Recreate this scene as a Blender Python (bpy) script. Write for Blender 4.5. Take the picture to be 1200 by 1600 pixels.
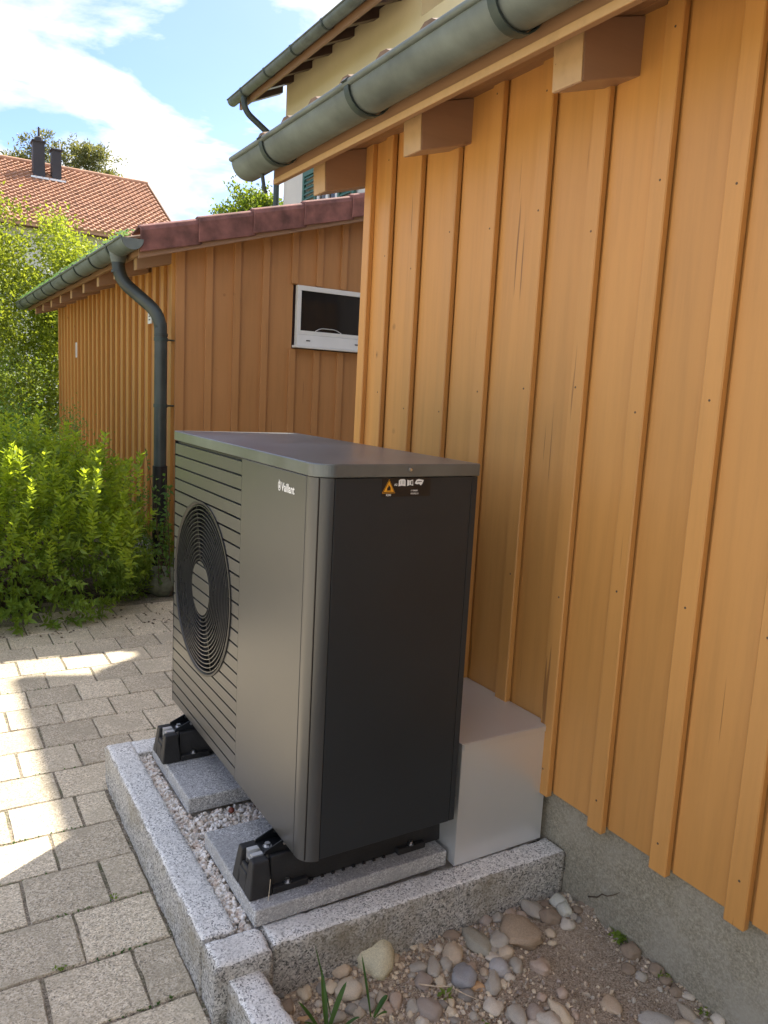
import bpy, bmesh, math, random
import numpy as np
from mathutils import Vector, Matrix, noise
R = math.radians
random.seed(7)
for o in list(bpy.data.objects): bpy.data.objects.remove(o)
scene = bpy.context.scene
COL = scene.collection

# ------------------------------------------------------------ camera
cam_data = bpy.data.cameras.new('camera')
cam = bpy.data.objects.new('camera', cam_data); COL.objects.link(cam)
scene.camera = cam
CAMP = Vector((-0.758, -1.528, 1.126))
yaw, pitch, roll = 0.54898, -0.151815, 0.052369
f = Vector((math.sin(yaw)*math.cos(pitch), math.cos(yaw)*math.cos(pitch), math.sin(pitch)))
r0 = f.cross(Vector((0, 0, 1))).normalized(); u0 = r0.cross(f)
rr = r0*math.cos(roll)+u0*math.sin(roll); uu = -r0*math.sin(roll)+u0*math.cos(roll)
cam.matrix_world = Matrix(((rr.x, uu.x, -f.x, CAMP.x), (rr.y, uu.y, -f.y, CAMP.y), (rr.z, uu.z, -f.z, CAMP.z), (0, 0, 0, 1)))
cam_data.sensor_fit = 'VERTICAL'; cam_data.sensor_height = 36.0; cam_data.sensor_width = 27.0
cam_data.lens = 1207.6/1600*36.0
cam_data.clip_start = 0.02; cam_data.clip_end = 1500

# ------------------------------------------------------------ sun, sky, exposure
SUN = Vector((0.656, 0.40, 1.0)).normalized()          # towards the sun
SUN_EL = math.asin(SUN.z); SUN_AZ = math.atan2(SUN.x, SUN.y)
sl = bpy.data.lights.new('sun', 'SUN'); sl.energy = 2.5; sl.angle = R(0.55); sl.color = (1, 0.93, 0.80)
so = bpy.data.objects.new('sun', sl); COL.objects.link(so)
so.rotation_euler = SUN.to_track_quat('Z', 'Y').to_euler()
world = bpy.data.worlds.new('World'); scene.world = world; world.use_nodes = True
wn = world.node_tree.nodes; wl = world.node_tree.links; wn.clear()
wo = wn.new('ShaderNodeOutputWorld'); bg = wn.new('ShaderNodeBackground'); bg.inputs['Strength'].default_value = 0.13
sky = wn.new('ShaderNodeTexSky'); sky.sky_type = 'NISHITA'; sky.sun_disc = False
sky.sun_elevation = SUN_EL; sky.sun_rotation = SUN_AZ; sky.dust_density = 1.6; sky.altitude = 450; sky.ozone_density = 2.2
tc = wn.new('ShaderNodeTexCoord'); sep = wn.new('ShaderNodeSeparateXYZ')
wl.new(tc.outputs['Generated'], sep.inputs[0])
mx = wn.new('ShaderNodeMath'); mx.operation = 'MAXIMUM'; mx.inputs[1].default_value = 0.0; wl.new(sep.outputs['Z'], mx.inputs[0])
ad = wn.new('ShaderNodeMath'); ad.operation = 'ADD'; ad.inputs[1].default_value = 0.16; wl.new(mx.outputs[0], ad.inputs[0])
dx = wn.new('ShaderNodeMath'); dx.operation = 'DIVIDE'; wl.new(sep.outputs['X'], dx.inputs[0]); wl.new(ad.outputs[0], dx.inputs[1])
dy = wn.new('ShaderNodeMath'); dy.operation = 'DIVIDE'; wl.new(sep.outputs['Y'], dy.inputs[0]); wl.new(ad.outputs[0], dy.inputs[1])
cb = wn.new('ShaderNodeCombineXYZ'); wl.new(dx.outputs[0], cb.inputs[0]); wl.new(dy.outputs[0], cb.inputs[1])
mp = wn.new('ShaderNodeMapping'); mp.inputs['Location'].default_value = (5.3, 2.2, 0.9); mp.inputs['Scale'].default_value = (1.0, 1.0, 1.0)
wl.new(cb.outputs[0], mp.inputs[0])
cn = wn.new('ShaderNodeTexNoise'); cn.inputs['Scale'].default_value = 2.3; cn.inputs['Detail'].default_value = 9; cn.inputs['Roughness'].default_value = 0.55
cn.inputs['Distortion'].default_value = 0.25
wl.new(mp.outputs[0], cn.inputs['Vector'])
cr = wn.new('ShaderNodeValToRGB'); cr.color_ramp.elements[0].position = 0.44; cr.color_ramp.elements[1].position = 0.56
cr.color_ramp.elements[1].color = (0.95, 0.95, 0.95, 1); cr.color_ramp.elements[0].color = (0.03, 0.03, 0.03, 1)
wl.new(cn.outputs['Fac'], cr.inputs[0])
cc = wn.new('ShaderNodeTexNoise'); cc.inputs['Scale'].default_value = 2.6; cc.inputs['Detail'].default_value = 5
wl.new(mp.outputs[0], cc.inputs['Vector'])
c2 = wn.new('ShaderNodeValToRGB'); c2.color_ramp.elements[0].position = 0.3; c2.color_ramp.elements[1].position = 0.7
c2.color_ramp.elements[0].color = (1.85, 1.85, 1.85, 1); c2.color_ramp.elements[1].color = (3.5, 3.4, 3.2, 1)
wl.new(cc.outputs['Fac'], c2.inputs[0])
hs = wn.new('ShaderNodeHueSaturation'); hs.inputs['Saturation'].default_value = 1.25; hs.inputs['Value'].default_value = 0.47
hs.inputs['Hue'].default_value = 0.515; wl.new(sky.outputs[0], hs.inputs['Color'])
mixw = wn.new('ShaderNodeMixRGB'); wl.new(cr.outputs[0], mixw.inputs[0]); wl.new(hs.outputs[0], mixw.inputs[1]); wl.new(c2.outputs[0], mixw.inputs[2])
wl.new(mixw.outputs[0], bg.inputs['Color']); wl.new(bg.outputs[0], wo.inputs[0])
scene.view_settings.view_transform = 'Standard'; scene.view_settings.look = 'None'
scene.view_settings.exposure = 2.27; scene.view_settings.gamma = 1.0; scene.view_settings.use_curve_mapping = False

# ------------------------------------------------------------ materials
def _nt(name):
    m = bpy.data.materials.new(name); m.use_nodes = True
    nt = m.node_tree; b = nt.nodes['Principled BSDF']; return m, nt, nt.nodes, nt.links, b
def ramp(N, stops):
    c = N.new('ShaderNodeValToRGB'); e = c.color_ramp.elements
    while len(e) < len(stops): e.new(0.5)
    for i, (p, col) in enumerate(stops):
        e[i].position = p; e[i].color = tuple(col[:3])+(1,) if not isinstance(col, (int, float)) else (col, col, col, 1)
    return c
def coords(N, L, scale=(1, 1, 1), rnd=True):
    t = N.new('ShaderNodeTexCoord'); m = N.new('ShaderNodeMapping'); m.inputs['Scale'].default_value = scale
    L.new(t.outputs['Object'], m.inputs[0])
    if rnd:
        oi = N.new('ShaderNodeObjectInfo'); mu = N.new('ShaderNodeVectorMath'); mu.operation = 'SCALE'
        mu.inputs[0].default_value = (37.0, 19.0, 23.0); L.new(oi.outputs['Random'], mu.inputs['Scale']); L.new(mu.outputs[0], m.inputs['Location'])
    return m
def tex(N, L, vec, scale, detail=4, rough=0.55):
    n = N.new('ShaderNodeTexNoise'); n.inputs['Scale'].default_value = scale; n.inputs['Detail'].default_value = detail
    n.inputs['Roughness'].default_value = rough; L.new(vec.outputs[0], n.inputs['Vector']); return n
def mixc(N, L, fac, a, b, mode='MIX'):
    m = N.new('ShaderNodeMixRGB'); m.blend_type = mode
    for i, v in ((0, fac), (1, a), (2, b)):
        if isinstance(v, (int, float)): m.inputs[i].default_value = v if i == 0 else (v, v, v, 1)
        elif isinstance(v, tuple): m.inputs[i].default_value = v+(1,)
        else: L.new(v, m.inputs[i])
    return m.outputs[0]
def bumpn(N, L, b, h, strength, dist):
    bu = N.new('ShaderNodeBump'); bu.inputs['Strength'].default_value = strength; bu.inputs['Distance'].default_value = dist
    L.new(h, bu.inputs['Height']); L.new(bu.outputs[0], b.inputs['Normal'])
def objvar(N, L, col, amt):
    oi = N.new('ShaderNodeObjectInfo'); mr = N.new('ShaderNodeMapRange'); mr.inputs[3].default_value = 1-amt; mr.inputs[4].default_value = 1+amt
    L.new(oi.outputs['Random'], mr.inputs[0])
    h = N.new('ShaderNodeHueSaturation'); L.new(mr.outputs[0], h.inputs['Value']); L.new(col, h.inputs['Color']); return h.outputs[0]
def plain(name, base, rough=0.5, metal=0.0, var=0.12, scale=8, bump=0.15, bd=0.001, spec=0.5, ov=0.0, coat=0):
    m, nt, N, L, b = _nt(name)
    v = coords(N, L); n = tex(N, L, v, scale, 6)
    r = ramp(N, [(0.3, tuple(c*(1-var) for c in base)), (0.7, tuple(min(1, c*(1+var)) for c in base))]); L.new(n.outputs[0], r.inputs[0])
    c = r.outputs[0]
    if ov: c = objvar(N, L, c, ov)
    L.new(c, b.inputs['Base Color'])
    rr_ = N.new('ShaderNodeMapRange'); rr_.inputs[3].default_value = rough*0.85; rr_.inputs[4].default_value = min(1, rough*1.15)
    L.new(n.outputs[0], rr_.inputs[0]); L.new(rr_.outputs[0], b.inputs['Roughness'])
    b.inputs['Metallic'].default_value = metal; b.inputs['Specular IOR Level'].default_value = spec; b.inputs['Coat Weight'].default_value = coat
    n2 = tex(N, L, v, scale*9, 3); bumpn(N, L, b, n2.outputs[0], bump, bd)
    return m
def wood(name, base, dark, axis=2, rough=0.42, ov=0.055):
    m, nt, N, L, b = _nt(name)
    s = [9.0, 9.0, 9.0]; s[axis] = 0.55
    v = coords(N, L, tuple(s)); g = tex(N, L, v, 3.5, 8, 0.65)
    r = ramp(N, [(0.30, tuple(c*0.89 for c in base)), (0.5, base), (0.72, tuple(min(1, c*1.07) for c in base))]); L.new(g.outputs[0], r.inputs[0])
    # big soft weathering blotches
    v2 = coords(N, L, (1, 1, 1)); w = tex(N, L, v2, 1.8, 5); rw = ramp(N, [(0.35, 0.0), (0.75, 0.35)]); L.new(w.outputs[0], rw.inputs[0])
    c = mixc(N, L, rw.outputs[0], r.outputs[0], tuple(min(1, x*1.12+0.008) for x in base))
    # fine drying cracks along the grain
    s3 = [60.0, 60.0, 60.0]; s3[axis] = 1.6
    v3 = coords(N, L, tuple(s3)); k = tex(N, L, v3, 1.0, 2, 0.4); rk = ramp(N, [(0.735, 0.0), (0.76, 0.6)]); L.new(k.outputs[0], rk.inputs[0])
    c = mixc(N, L, rk.outputs[0], c, dark)
    # scattered scuffs where the paint rubbed off, nail heads and knots
    v4 = coords(N, L, (1, 1, 0.45)); sc = tex(N, L, v4, 26, 8, 0.75); rs = ramp(N, [(0.70, 0.0), (0.76, 0.55)]); L.new(sc.outputs[0], rs.inputs[0])
    c = mixc(N, L, rs.outputs[0], c, tuple(min(1, x*1.25+0.12) for x in base))
    vo = N.new('ShaderNodeTexVoronoi'); vo.inputs['Scale'].default_value = 4.6; L.new(v2.outputs[0], vo.inputs['Vector'])
    ro = ramp(N, [(0.010, 0.9), (0.026, 0.45), (0.06, 0.16), (0.075, 0.0)]); L.new(vo.outputs['Distance'], ro.inputs[0])
    c = mixc(N, L, ro.outputs[0], c, dark)
    if ov: c = objvar(N, L, c, ov)
    L.new(c, b.inputs['Base Color'])
    rg = N.new('ShaderNodeMapRange'); rg.inputs[3].default_value = rough*0.75; rg.inputs[4].default_value = rough*1.3
    L.new(w.outputs[0], rg.inputs[0]); L.new(rg.outputs[0], b.inputs['Roughness'])
    ma = N.new('ShaderNodeMath'); ma.operation = 'SUBTRACT'; L.new(g.outputs[0], ma.inputs[0]); L.new(rk.outputs[0], ma.inputs[1])
    bumpn(N, L, b, ma.outputs[0], 0.28, 0.002)
    return m
def speckle(name, cols, scale, rough=0.85, bump=0.5, bd=0.002, ov=0.06, stain=None, stain_scale=3.0, mid=None):
    """granular stone or concrete: grains of several colours"""
    m, nt, N, L, b = _nt(name)
    v = coords(N, L)
    vo = N.new('ShaderNodeTexVoronoi'); vo.inputs['Scale'].default_value = scale; L.new(v.outputs[0], vo.inputs['Vector'])
    wn_ = N.new('ShaderNodeSeparateColor'); L.new(vo.outputs['Color'], wn_.inputs[0])
    r = ramp(N, cols); L.new(wn_.outputs[0], r.inputs[0])
    n2 = tex(N, L, v, scale*0.35, 4); r2 = ramp(N, [(0.3, 0.78), (0.7, 1.15)]); L.new(n2.outputs[0], r2.inputs[0])
    c = mixc(N, L, 1.0, r.outputs[0], r2.outputs[0], 'MULTIPLY')
    if stain:
        n3 = tex(N, L, v, stain_scale, 6, 0.65); r3 = ramp(N, [(0.47, 0.0), (0.68, 0.75)]); L.new(n3.outputs[0], r3.inputs[0])
        c = mixc(N, L, r3.outputs[0], c, stain)
    if ov: c = objvar(N, L, c, ov)
    L.new(c, b.inputs['Base Color']); b.inputs['Roughness'].default_value = rough; b.inputs['Specular IOR Level'].default_value = 0.3
    nb = tex(N, L, v, scale*0.5, 6, 0.7); bumpn(N, L, b, nb.outputs[0], bump, bd)
    return m
def leaf(name, a, b_, trans=0.45, rough=0.45, scale=6, tcol=None, ov=0.12):
    m, nt, N, L, b = _nt(name)
    v = coords(N, L); n = tex(N, L, v, scale, 5, 0.7); r = ramp(N, [(0.35, a), (0.65, b_)]); L.new(n.outputs[0], r.inputs[0])
    c = objvar(N, L, r.outputs[0], ov)
    L.new(c, b.inputs['Base Color']); b.inputs['Roughness'].default_value = rough; b.inputs['Specular IOR Level'].default_value = 0.35
    t = N.new('ShaderNodeBsdfTranslucent')
    tm = mixc(N, L, 1.0, c, tcol or (2.6, 2.2, 0.9), 'MULTIPLY'); L.new(tm, t.inputs[0])
    mx_ = N.new('ShaderNodeMixShader'); mx_.inputs[0].default_value = trans
    L.new(b.outputs[0], mx_.inputs[1]); L.new(t.outputs[0], mx_.inputs[2]); L.new(mx_.outputs[0], N['Material Output'].inputs[0])
    return m

M = {}
M['wood'] = wood('orange_painted_boards', (0.56, 0.275, 0.076), (0.11, 0.042, 0.012))
M['wood_batten'] = wood('orange_painted_battens', (0.56, 0.277, 0.078), (0.13, 0.05, 0.015))
M['wood_garage'] = wood('shade_toned_garage_boards', (0.45, 0.22, 0.082), (0.09, 0.03, 0.01))  # shed paint made darker and redder, shade on the front put into the colour
M['wood_side'] = wood('yellower_side_battens', (0.50, 0.25, 0.062), (0.13, 0.05, 0.015))  # yellower and lighter than the garage front boards
M['wood_h'] = wood('haze_greyed_fascia', (0.27, 0.155, 0.085), (0.10, 0.04, 0.015), axis=1)  # greyed along with the rafters, flare haze put into the colour
M['wood_x'] = wood('haze_greyed_rafter', (0.31, 0.185, 0.115), (0.10, 0.04, 0.015), axis=0)  # duller than the wall paint, lens flare haze mixed into the colour
M['wood_end'] = wood('rafter_end_grain', (0.52, 0.34, 0.17), (0.12, 0.05, 0.02), axis=0)
M['wood_dark'] = wood('dark_stained_rafters', (0.075, 0.045, 0.038), (0.02, 0.012, 0.01), axis=0)
M['copper'] = plain('green_patina_gutter', (0.145, 0.172, 0.162), 0.55, 0.25, 0.30, 7, 0.1)
M['copper_dark'] = plain('dark_gutter_bracket', (0.055, 0.075, 0.07), 0.5, 0.4, 0.2, 9, 0.1)
M['pipe'] = plain('weathered_downpipe', (0.055, 0.066, 0.062), 0.42, 0.4, 0.35, 4, 0.1)
M['tile_verge'] = plain('dark_red_verge_tile', (0.20, 0.088, 0.075), 0.85, 0, 0.5, 9, 0.3, ov=0.12)
M['tile'] = plain('terracotta_tile', (0.44, 0.24, 0.15), 0.8, 0, 0.25, 3, 0.3, ov=0.1)
M['tile_old'] = plain('mossy_old_tile', (0.20, 0.13, 0.085), 0.9, 0, 0.4, 12, 0.5, ov=0.15)
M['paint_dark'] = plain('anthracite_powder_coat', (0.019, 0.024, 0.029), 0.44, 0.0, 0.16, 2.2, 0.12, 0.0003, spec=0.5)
M['paint_front'] = plain('anthracite_lit_front', (0.046, 0.048, 0.050), 0.36, 0.12, 0.12, 2.2, 0.1, 0.0003, spec=1.0)  # same paint as the side panel, lightened to imitate sunlit reflections
M['paint_top'] = plain('anthracite_sky_toned_lid', (0.15, 0.168, 0.172), 0.33, 0.4, 0.28, 5, 0.15, 0.0004, spec=0.8)  # same paint again, much paler to imitate sky mirrored in the lid
M['black'] = plain('black_plastic', (0.012, 0.012, 0.013), 0.45, 0, 0.1, 5, 0.1)
M['wire'] = plain('grille_wire', (0.11, 0.115, 0.13), 0.28, 0.8, 0.1, 5, 0.05)
M['rubber'] = plain('black_rubber_foot', (0.016, 0.016, 0.017), 0.62, 0, 0.5, 14, 0.8, 0.0015)
M['steel'] = plain('zinc_plated_steel', (0.62, 0.63, 0.64), 0.28, 1.0, 0.1, 20, 0.1)
M['alu'] = plain('brushed_aluminium_cover', (0.72, 0.73, 0.73), 0.33, 0.55, 0.03, 3, 0.08, 0.0003)
M['bracket'] = plain('black_steel_bracket', (0.014, 0.016, 0.019), 0.35, 0.5, 0.1, 10, 0.1)
M['white'] = plain('white_window_frame', (0.74, 0.75, 0.73), 0.4, 0, 0.05, 6, 0.05)
M['print_white'] = plain('white_print', (0.80, 0.80, 0.78), 0.6, 0, 0.02, 6, 0.0)
M['print_yellow'] = plain('yellow_print', (0.80, 0.36, 0.02), 0.5, 0, 0.03, 6, 0.0)
M['print_black'] = plain('black_sticker', (0.012, 0.011, 0.012), 0.35, 0, 0.02, 6, 0.0)
M['shutter'] = plain('green_shutter', (0.045, 0.14, 0.11), 0.55, 0, 0.12, 6, 0.1)
M['yellow_wall'] = plain('yellow_render', (0.68, 0.60, 0.38), 0.9, 0, 0.06, 2, 0.5, 0.003)
M['boulder_green'] = plain('mossy_boulder', (0.15, 0.16, 0.11), 0.85, 0, 0.3, 9, 0.5, 0.003)
M['mulch'] = speckle('dark_garden_mulch', [(0.0, (0.03, 0.022, 0.015)), (0.5, (0.07, 0.05, 0.032)), (0.9, (0.13, 0.10, 0.065))], 90, 0.95, 1.0, 0.01, 0)
M['rear_block_wall'] = plain('grey_render', (0.50, 0.50, 0.48), 0.9, 0, 0.05, 2, 0.5, 0.003)
M['pale_wall'] = plain('pale_render', (0.70, 0.68, 0.63), 0.9, 0, 0.05, 2, 0.5, 0.003)
M['chimney'] = plain('dark_chimney_cladding', (0.05, 0.048, 0.055), 0.7, 0.2, 0.15, 2, 0.2)
M['granite_top'] = speckle('granite_sawn', [(0.0, (0.14, 0.14, 0.14)), (0.14, (0.40, 0.40, 0.39)), (0.36, (0.70, 0.69, 0.66)), (0.75, (0.84, 0.83, 0.80))], 300, 0.8, 0.6, 0.002, 0.03, (0.62, 0.61, 0.58), 9)
M['granite_side'] = speckle('granite_split', [(0.0, (0.09, 0.09, 0.085)), (0.18, (0.29, 0.285, 0.27)), (0.5, (0.48, 0.465, 0.43)), (0.8, (0.66, 0.64, 0.60))], 260, 0.9, 0.9, 0.006, 0.03, (0.30, 0.265, 0.19), 7)
M['slab'] = speckle('grey_concrete_slab', [(0.0, (0.22, 0.22, 0.22)), (0.3, (0.36, 0.36, 0.36)), (0.7, (0.47, 0.47, 0.47)), (0.93, (0.68, 0.68, 0.67))], 330, 0.8, 0.4, 0.001, 0.03, (0.34, 0.34, 0.34), 5)
M['paver'] = speckle('concrete_paver', [(0.0, (0.24, 0.21, 0.165)), (0.2, (0.46, 0.385, 0.275)), (0.6, (0.60, 0.51, 0.375)), (0.9, (0.74, 0.66, 0.52))], 290, 0.9, 0.6, 0.0025, 0.15, (0.44, 0.38, 0.28), 7)
M['joint'] = speckle('joint_sand', [(0.0, (0.10, 0.085, 0.06)), (0.5, (0.24, 0.20, 0.15)), (0.9, (0.36, 0.31, 0.24))], 240, 0.95, 0.8, 0.003, 0, (0.08, 0.10, 0.04), 9)
M['concrete'] = speckle('plinth_concrete', [(0.0, (0.25, 0.225, 0.165)), (0.4, (0.31, 0.28, 0.21)), (0.9, (0.38, 0.35, 0.27))], 260, 0.92, 0.4, 0.002, 0, (0.40, 0.37, 0.30), 5)
M['soil'] = speckle('bare_soil', [(0.0, (0.22, 0.165, 0.115)), (0.5, (0.43, 0.345, 0.255)), (0.9, (0.55, 0.46, 0.36))], 330, 0.95, 1.0, 0.006, 0, (0.50, 0.39, 0.29), 5)
M['white_stone'] = speckle('cream_crushed_stone', [(0.0, (0.66, 0.59, 0.50)), (0.5, (0.80, 0.74, 0.66)), (0.9, (0.86, 0.83, 0.78))], 70, 0.85, 0.4, 0.001, 0)
M['ground'] = speckle('far_garden_ground', [(0.0, (0.05, 0.07, 0.02)), (0.5, (0.09, 0.12, 0.035)), (0.9, (0.16, 0.15, 0.07))], 12, 0.95, 0.5, 0.02, 0)
M['bark'] = plain('brown_bark', (0.11, 0.075, 0.05), 0.9, 0, 0.3, 12, 0.8, 0.004)
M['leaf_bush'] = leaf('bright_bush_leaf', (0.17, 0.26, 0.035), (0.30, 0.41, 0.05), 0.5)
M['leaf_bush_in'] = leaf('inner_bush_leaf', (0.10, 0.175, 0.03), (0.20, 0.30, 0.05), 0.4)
M['leaf_mid'] = leaf('fine_green_leaf', (0.09, 0.19, 0.05), (0.16, 0.28, 0.075), 0.4, tcol=(2.0, 2.2, 1.0))
M['leaf_hedge'] = leaf('yellow_green_leaf', (0.12, 0.18, 0.032), (0.23, 0.29, 0.05), 0.45)
M['leaf_tree'] = leaf('green_tree_leaf', (0.06, 0.12, 0.02), (0.16, 0.21, 0.04), 0.4)
M['leaf_pine'] = leaf('grey_pine_leaf', (0.09, 0.115, 0.055), (0.16, 0.175, 0.09), 0.35)
M['leaf_grass'] = leaf('grass_blade', (0.03, 0.09, 0.02), (0.07, 0.15, 0.03), 0.35)
M['twig'] = plain('dry_twig', (0.10, 0.07, 0.045), 0.9, 0, 0.2, 20, 0.3)
M['nut'] = plain('red_brown_nut', (0.19, 0.045, 0.025), 0.45, 0, 0.2, 40, 0.2)
STONE = dict(brown=(0.30, 0.225, 0.155), green=(0.235, 0.235, 0.20), blue=(0.185, 0.21, 0.26), bluepale=(0.29, 0.31, 0.35), tan=(0.42, 0.35, 0.265),
    grey=(0.31, 0.30, 0.275), white=(0.60, 0.585, 0.55), pale=(0.48, 0.455, 0.41), pink=(0.38, 0.30, 0.25), orange=(0.45, 0.27, 0.12), slate=(0.17, 0.17, 0.17),
    mauve=(0.26, 0.225, 0.21), cream=(0.55, 0.48, 0.37), earth=(0.16, 0.115, 0.08), creamrough=(0.62, 0.54, 0.40), creamgrey=(0.49, 0.44, 0.36), greytan=(0.33, 0.29, 0.235),
    slateflat=(0.30, 0.31, 0.31), tan2=(0.38, 0.30, 0.22))
def stone_mat(k):
    if 'stone_'+k not in M:
        c = tuple(min(.75, (q*.72+g_*.28)*t) for q, t, g_ in zip(STONE[k], (1.55, 1.47, 1.35), (0.33, 0.30, 0.26))); amt = 0.45 if k in ('white', 'creamrough') else 0.25
        M['stone_'+k] = speckle('river_stone_'+k, [(0.0, tuple(x*(1-amt) for x in c)), (0.25, tuple(x*0.93 for x in c)), (0.9, tuple(min(1, x*1.15) for x in c))], 170, 0.75, 0.45, 0.0015, 0.08, tuple(x*0.72 for x in c), 22)
    return M['stone_'+k]
# glass
m, nt, N, L, b = _nt('dark_window_glass'); b.inputs['Base Color'].default_value = (0.02, 0.018, 0.017, 1); b.inputs['Roughness'].default_value = 0.06
b.inputs['Specular IOR Level'].default_value = 0.35
M['glass'] = m

# ------------------------------------------------------------ mesh helpers
def finish(name, v, f_, mat, parent=None, smooth=False, loc=(0, 0, 0)):
    me = bpy.data.meshes.new(name); me.from_pydata([tuple(x) for x in v], [], f_)
    mats = mat if isinstance(mat, (list, tuple)) else [mat]
    for m_ in mats: me.materials.append(m_)
    if smooth: me.polygons.foreach_set('use_smooth', [True]*len(me.polygons))
    me.update()
    return link(name, me, parent, loc)
def wpos(o):
    p = Vector((0, 0, 0))
    while o: p += o.location; o = o.parent
    return p
def link(name, me, parent=None, loc=(0, 0, 0), rot=None):
    o = bpy.data.objects.new(name, me); COL.objects.link(o)
    o.location = Vector(loc)-(wpos(parent) if parent else Vector((0, 0, 0)))
    if rot is not None: o.rotation_euler = rot
    if parent: o.parent = parent
    return o
def thing(name, label, cat, loc=(0, 0, 0), group=None, kind=None):
    o = bpy.data.objects.new(name, None); COL.objects.link(o); o.location = loc; o.empty_display_size = 0.1
    return tag(o, label, cat, group, kind)
def tag(o, label=None, cat=None, group=None, kind=None):
    if label: o['label'] = label
    if cat: o['category'] = cat
    if group: o['group'] = group
    if kind: o['kind'] = kind
    return o
class MB:
    def __init__(s): s.v = []; s.f = []
    def box(s, x0, x1, y0, y1, z0, z1):
        n = len(s.v); s.v += [(x, y, z) for z in (z0, z1) for y in (y0, y1) for x in (x0, x1)]
        s.f += [(n, n+2, n+3, n+1), (n+4, n+5, n+7, n+6), (n, n+1, n+5, n+4), (n+2, n+6, n+7, n+3), (n, n+4, n+6, n+2), (n+1, n+3, n+7, n+5)]; return s
    def hexa(s, pts):   # 8 pts, bottom 4 ccw then top 4 ccw
        n = len(s.v); s.v += [tuple(p) for p in pts]
        s.f += [(n+3, n+2, n+1, n), (n+4, n+5, n+6, n+7)]+[(n+i, n+(i+1) % 4, n+4+(i+1) % 4, n+4+i) for i in range(4)]; return s
    def prism(s, prof, axis, a0, a1):   # prof: 2D pts in the other two axes order; extruded along axis
        n = len(s.v); k = len(prof)
        for a in (a0, a1):
            for p, q in prof:
                s.v.append((a, p, q) if axis == 0 else (p, a, q) if axis == 1 else (p, q, a))
        s.f += [tuple(range(n, n+k))[::-1], tuple(range(n+k, n+2*k))]+[(n+i, n+(i+1) % k, n+k+(i+1) % k, n+k+i) for i in range(k)]; return s
    def tube(s, path, r, seg=12, caps=True):
        path = [Vector(p) for p in path]; rs = r if isinstance(r, (list, tuple)) else [r]*len(path)
        n0 = len(s.v); prev = None
        for i, p in enumerate(path):
            t = (path[min(i+1, len(path)-1)]-path[max(i-1, 0)]).normalized()
            if prev is None:
                a = t.orthogonal().normalized()
            else:
                a = (prev-t*prev.dot(t)).normalized()
            prev = a; b_ = t.cross(a)
            for j in range(seg):
                w = 2*math.pi*j/seg; s.v.append(tuple(p+(a*math.cos(w)+b_*math.sin(w))*rs[i]))
        for i in range(len(path)-1):
            for j in range(seg):
                k = n0+i*seg; s.f.append((k+j, k+(j+1) % seg, k+seg+(j+1) % seg, k+seg+j))
        if caps:
            s.f.append(tuple(range(n0, n0+seg))[::-1]); e = n0+(len(path)-1)*seg; s.f.append(tuple(range(e, e+seg)))
        return s
    def build(s, name, mat, parent=None, smooth=False, loc=(0, 0, 0), bevel=0, seg=2):
        o = finish(name, s.v, s.f, mat, parent, smooth, loc)
        if smooth: smooth_by_angle(o.data)
        if bevel: addbevel(o, bevel, seg)
        return o
def smooth_by_angle(me, ang=40):
    bm = bmesh.new(); bm.from_mesh(me); bmesh.ops.recalc_face_normals(bm, faces=bm.faces)
    for e in bm.edges:
        if len(e.link_faces) == 2 and e.calc_face_angle(0) > R(ang): e.smooth = False
    for f_ in bm.faces: f_.smooth = True
    bm.to_mesh(me); bm.free()
def addbevel(o, w, seg=2):
    b_ = o.modifiers.new('bevel', 'BEVEL'); b_.width = w; b_.segments = seg; b_.limit_method = 'ANGLE'; b_.angle_limit = R(35)
def arc_path(pts, r, n=6):
    """rounds the inner corners of a polyline"""
    pts = [Vector(p) for p in pts]; out = [pts[0]]
    for i in range(1, len(pts)-1):
        a = (pts[i-1]-pts[i]).normalized(); b_ = (pts[i+1]-pts[i]).normalized()
        p0 = pts[i]+a*r; p1 = pts[i]+b_*r
        for k in range(n+1):
            t = k/n; out.append(p0*(1-t)**2+pts[i]*2*t*(1-t)+p1*t*t)
    out.append(pts[-1]); return out
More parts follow.
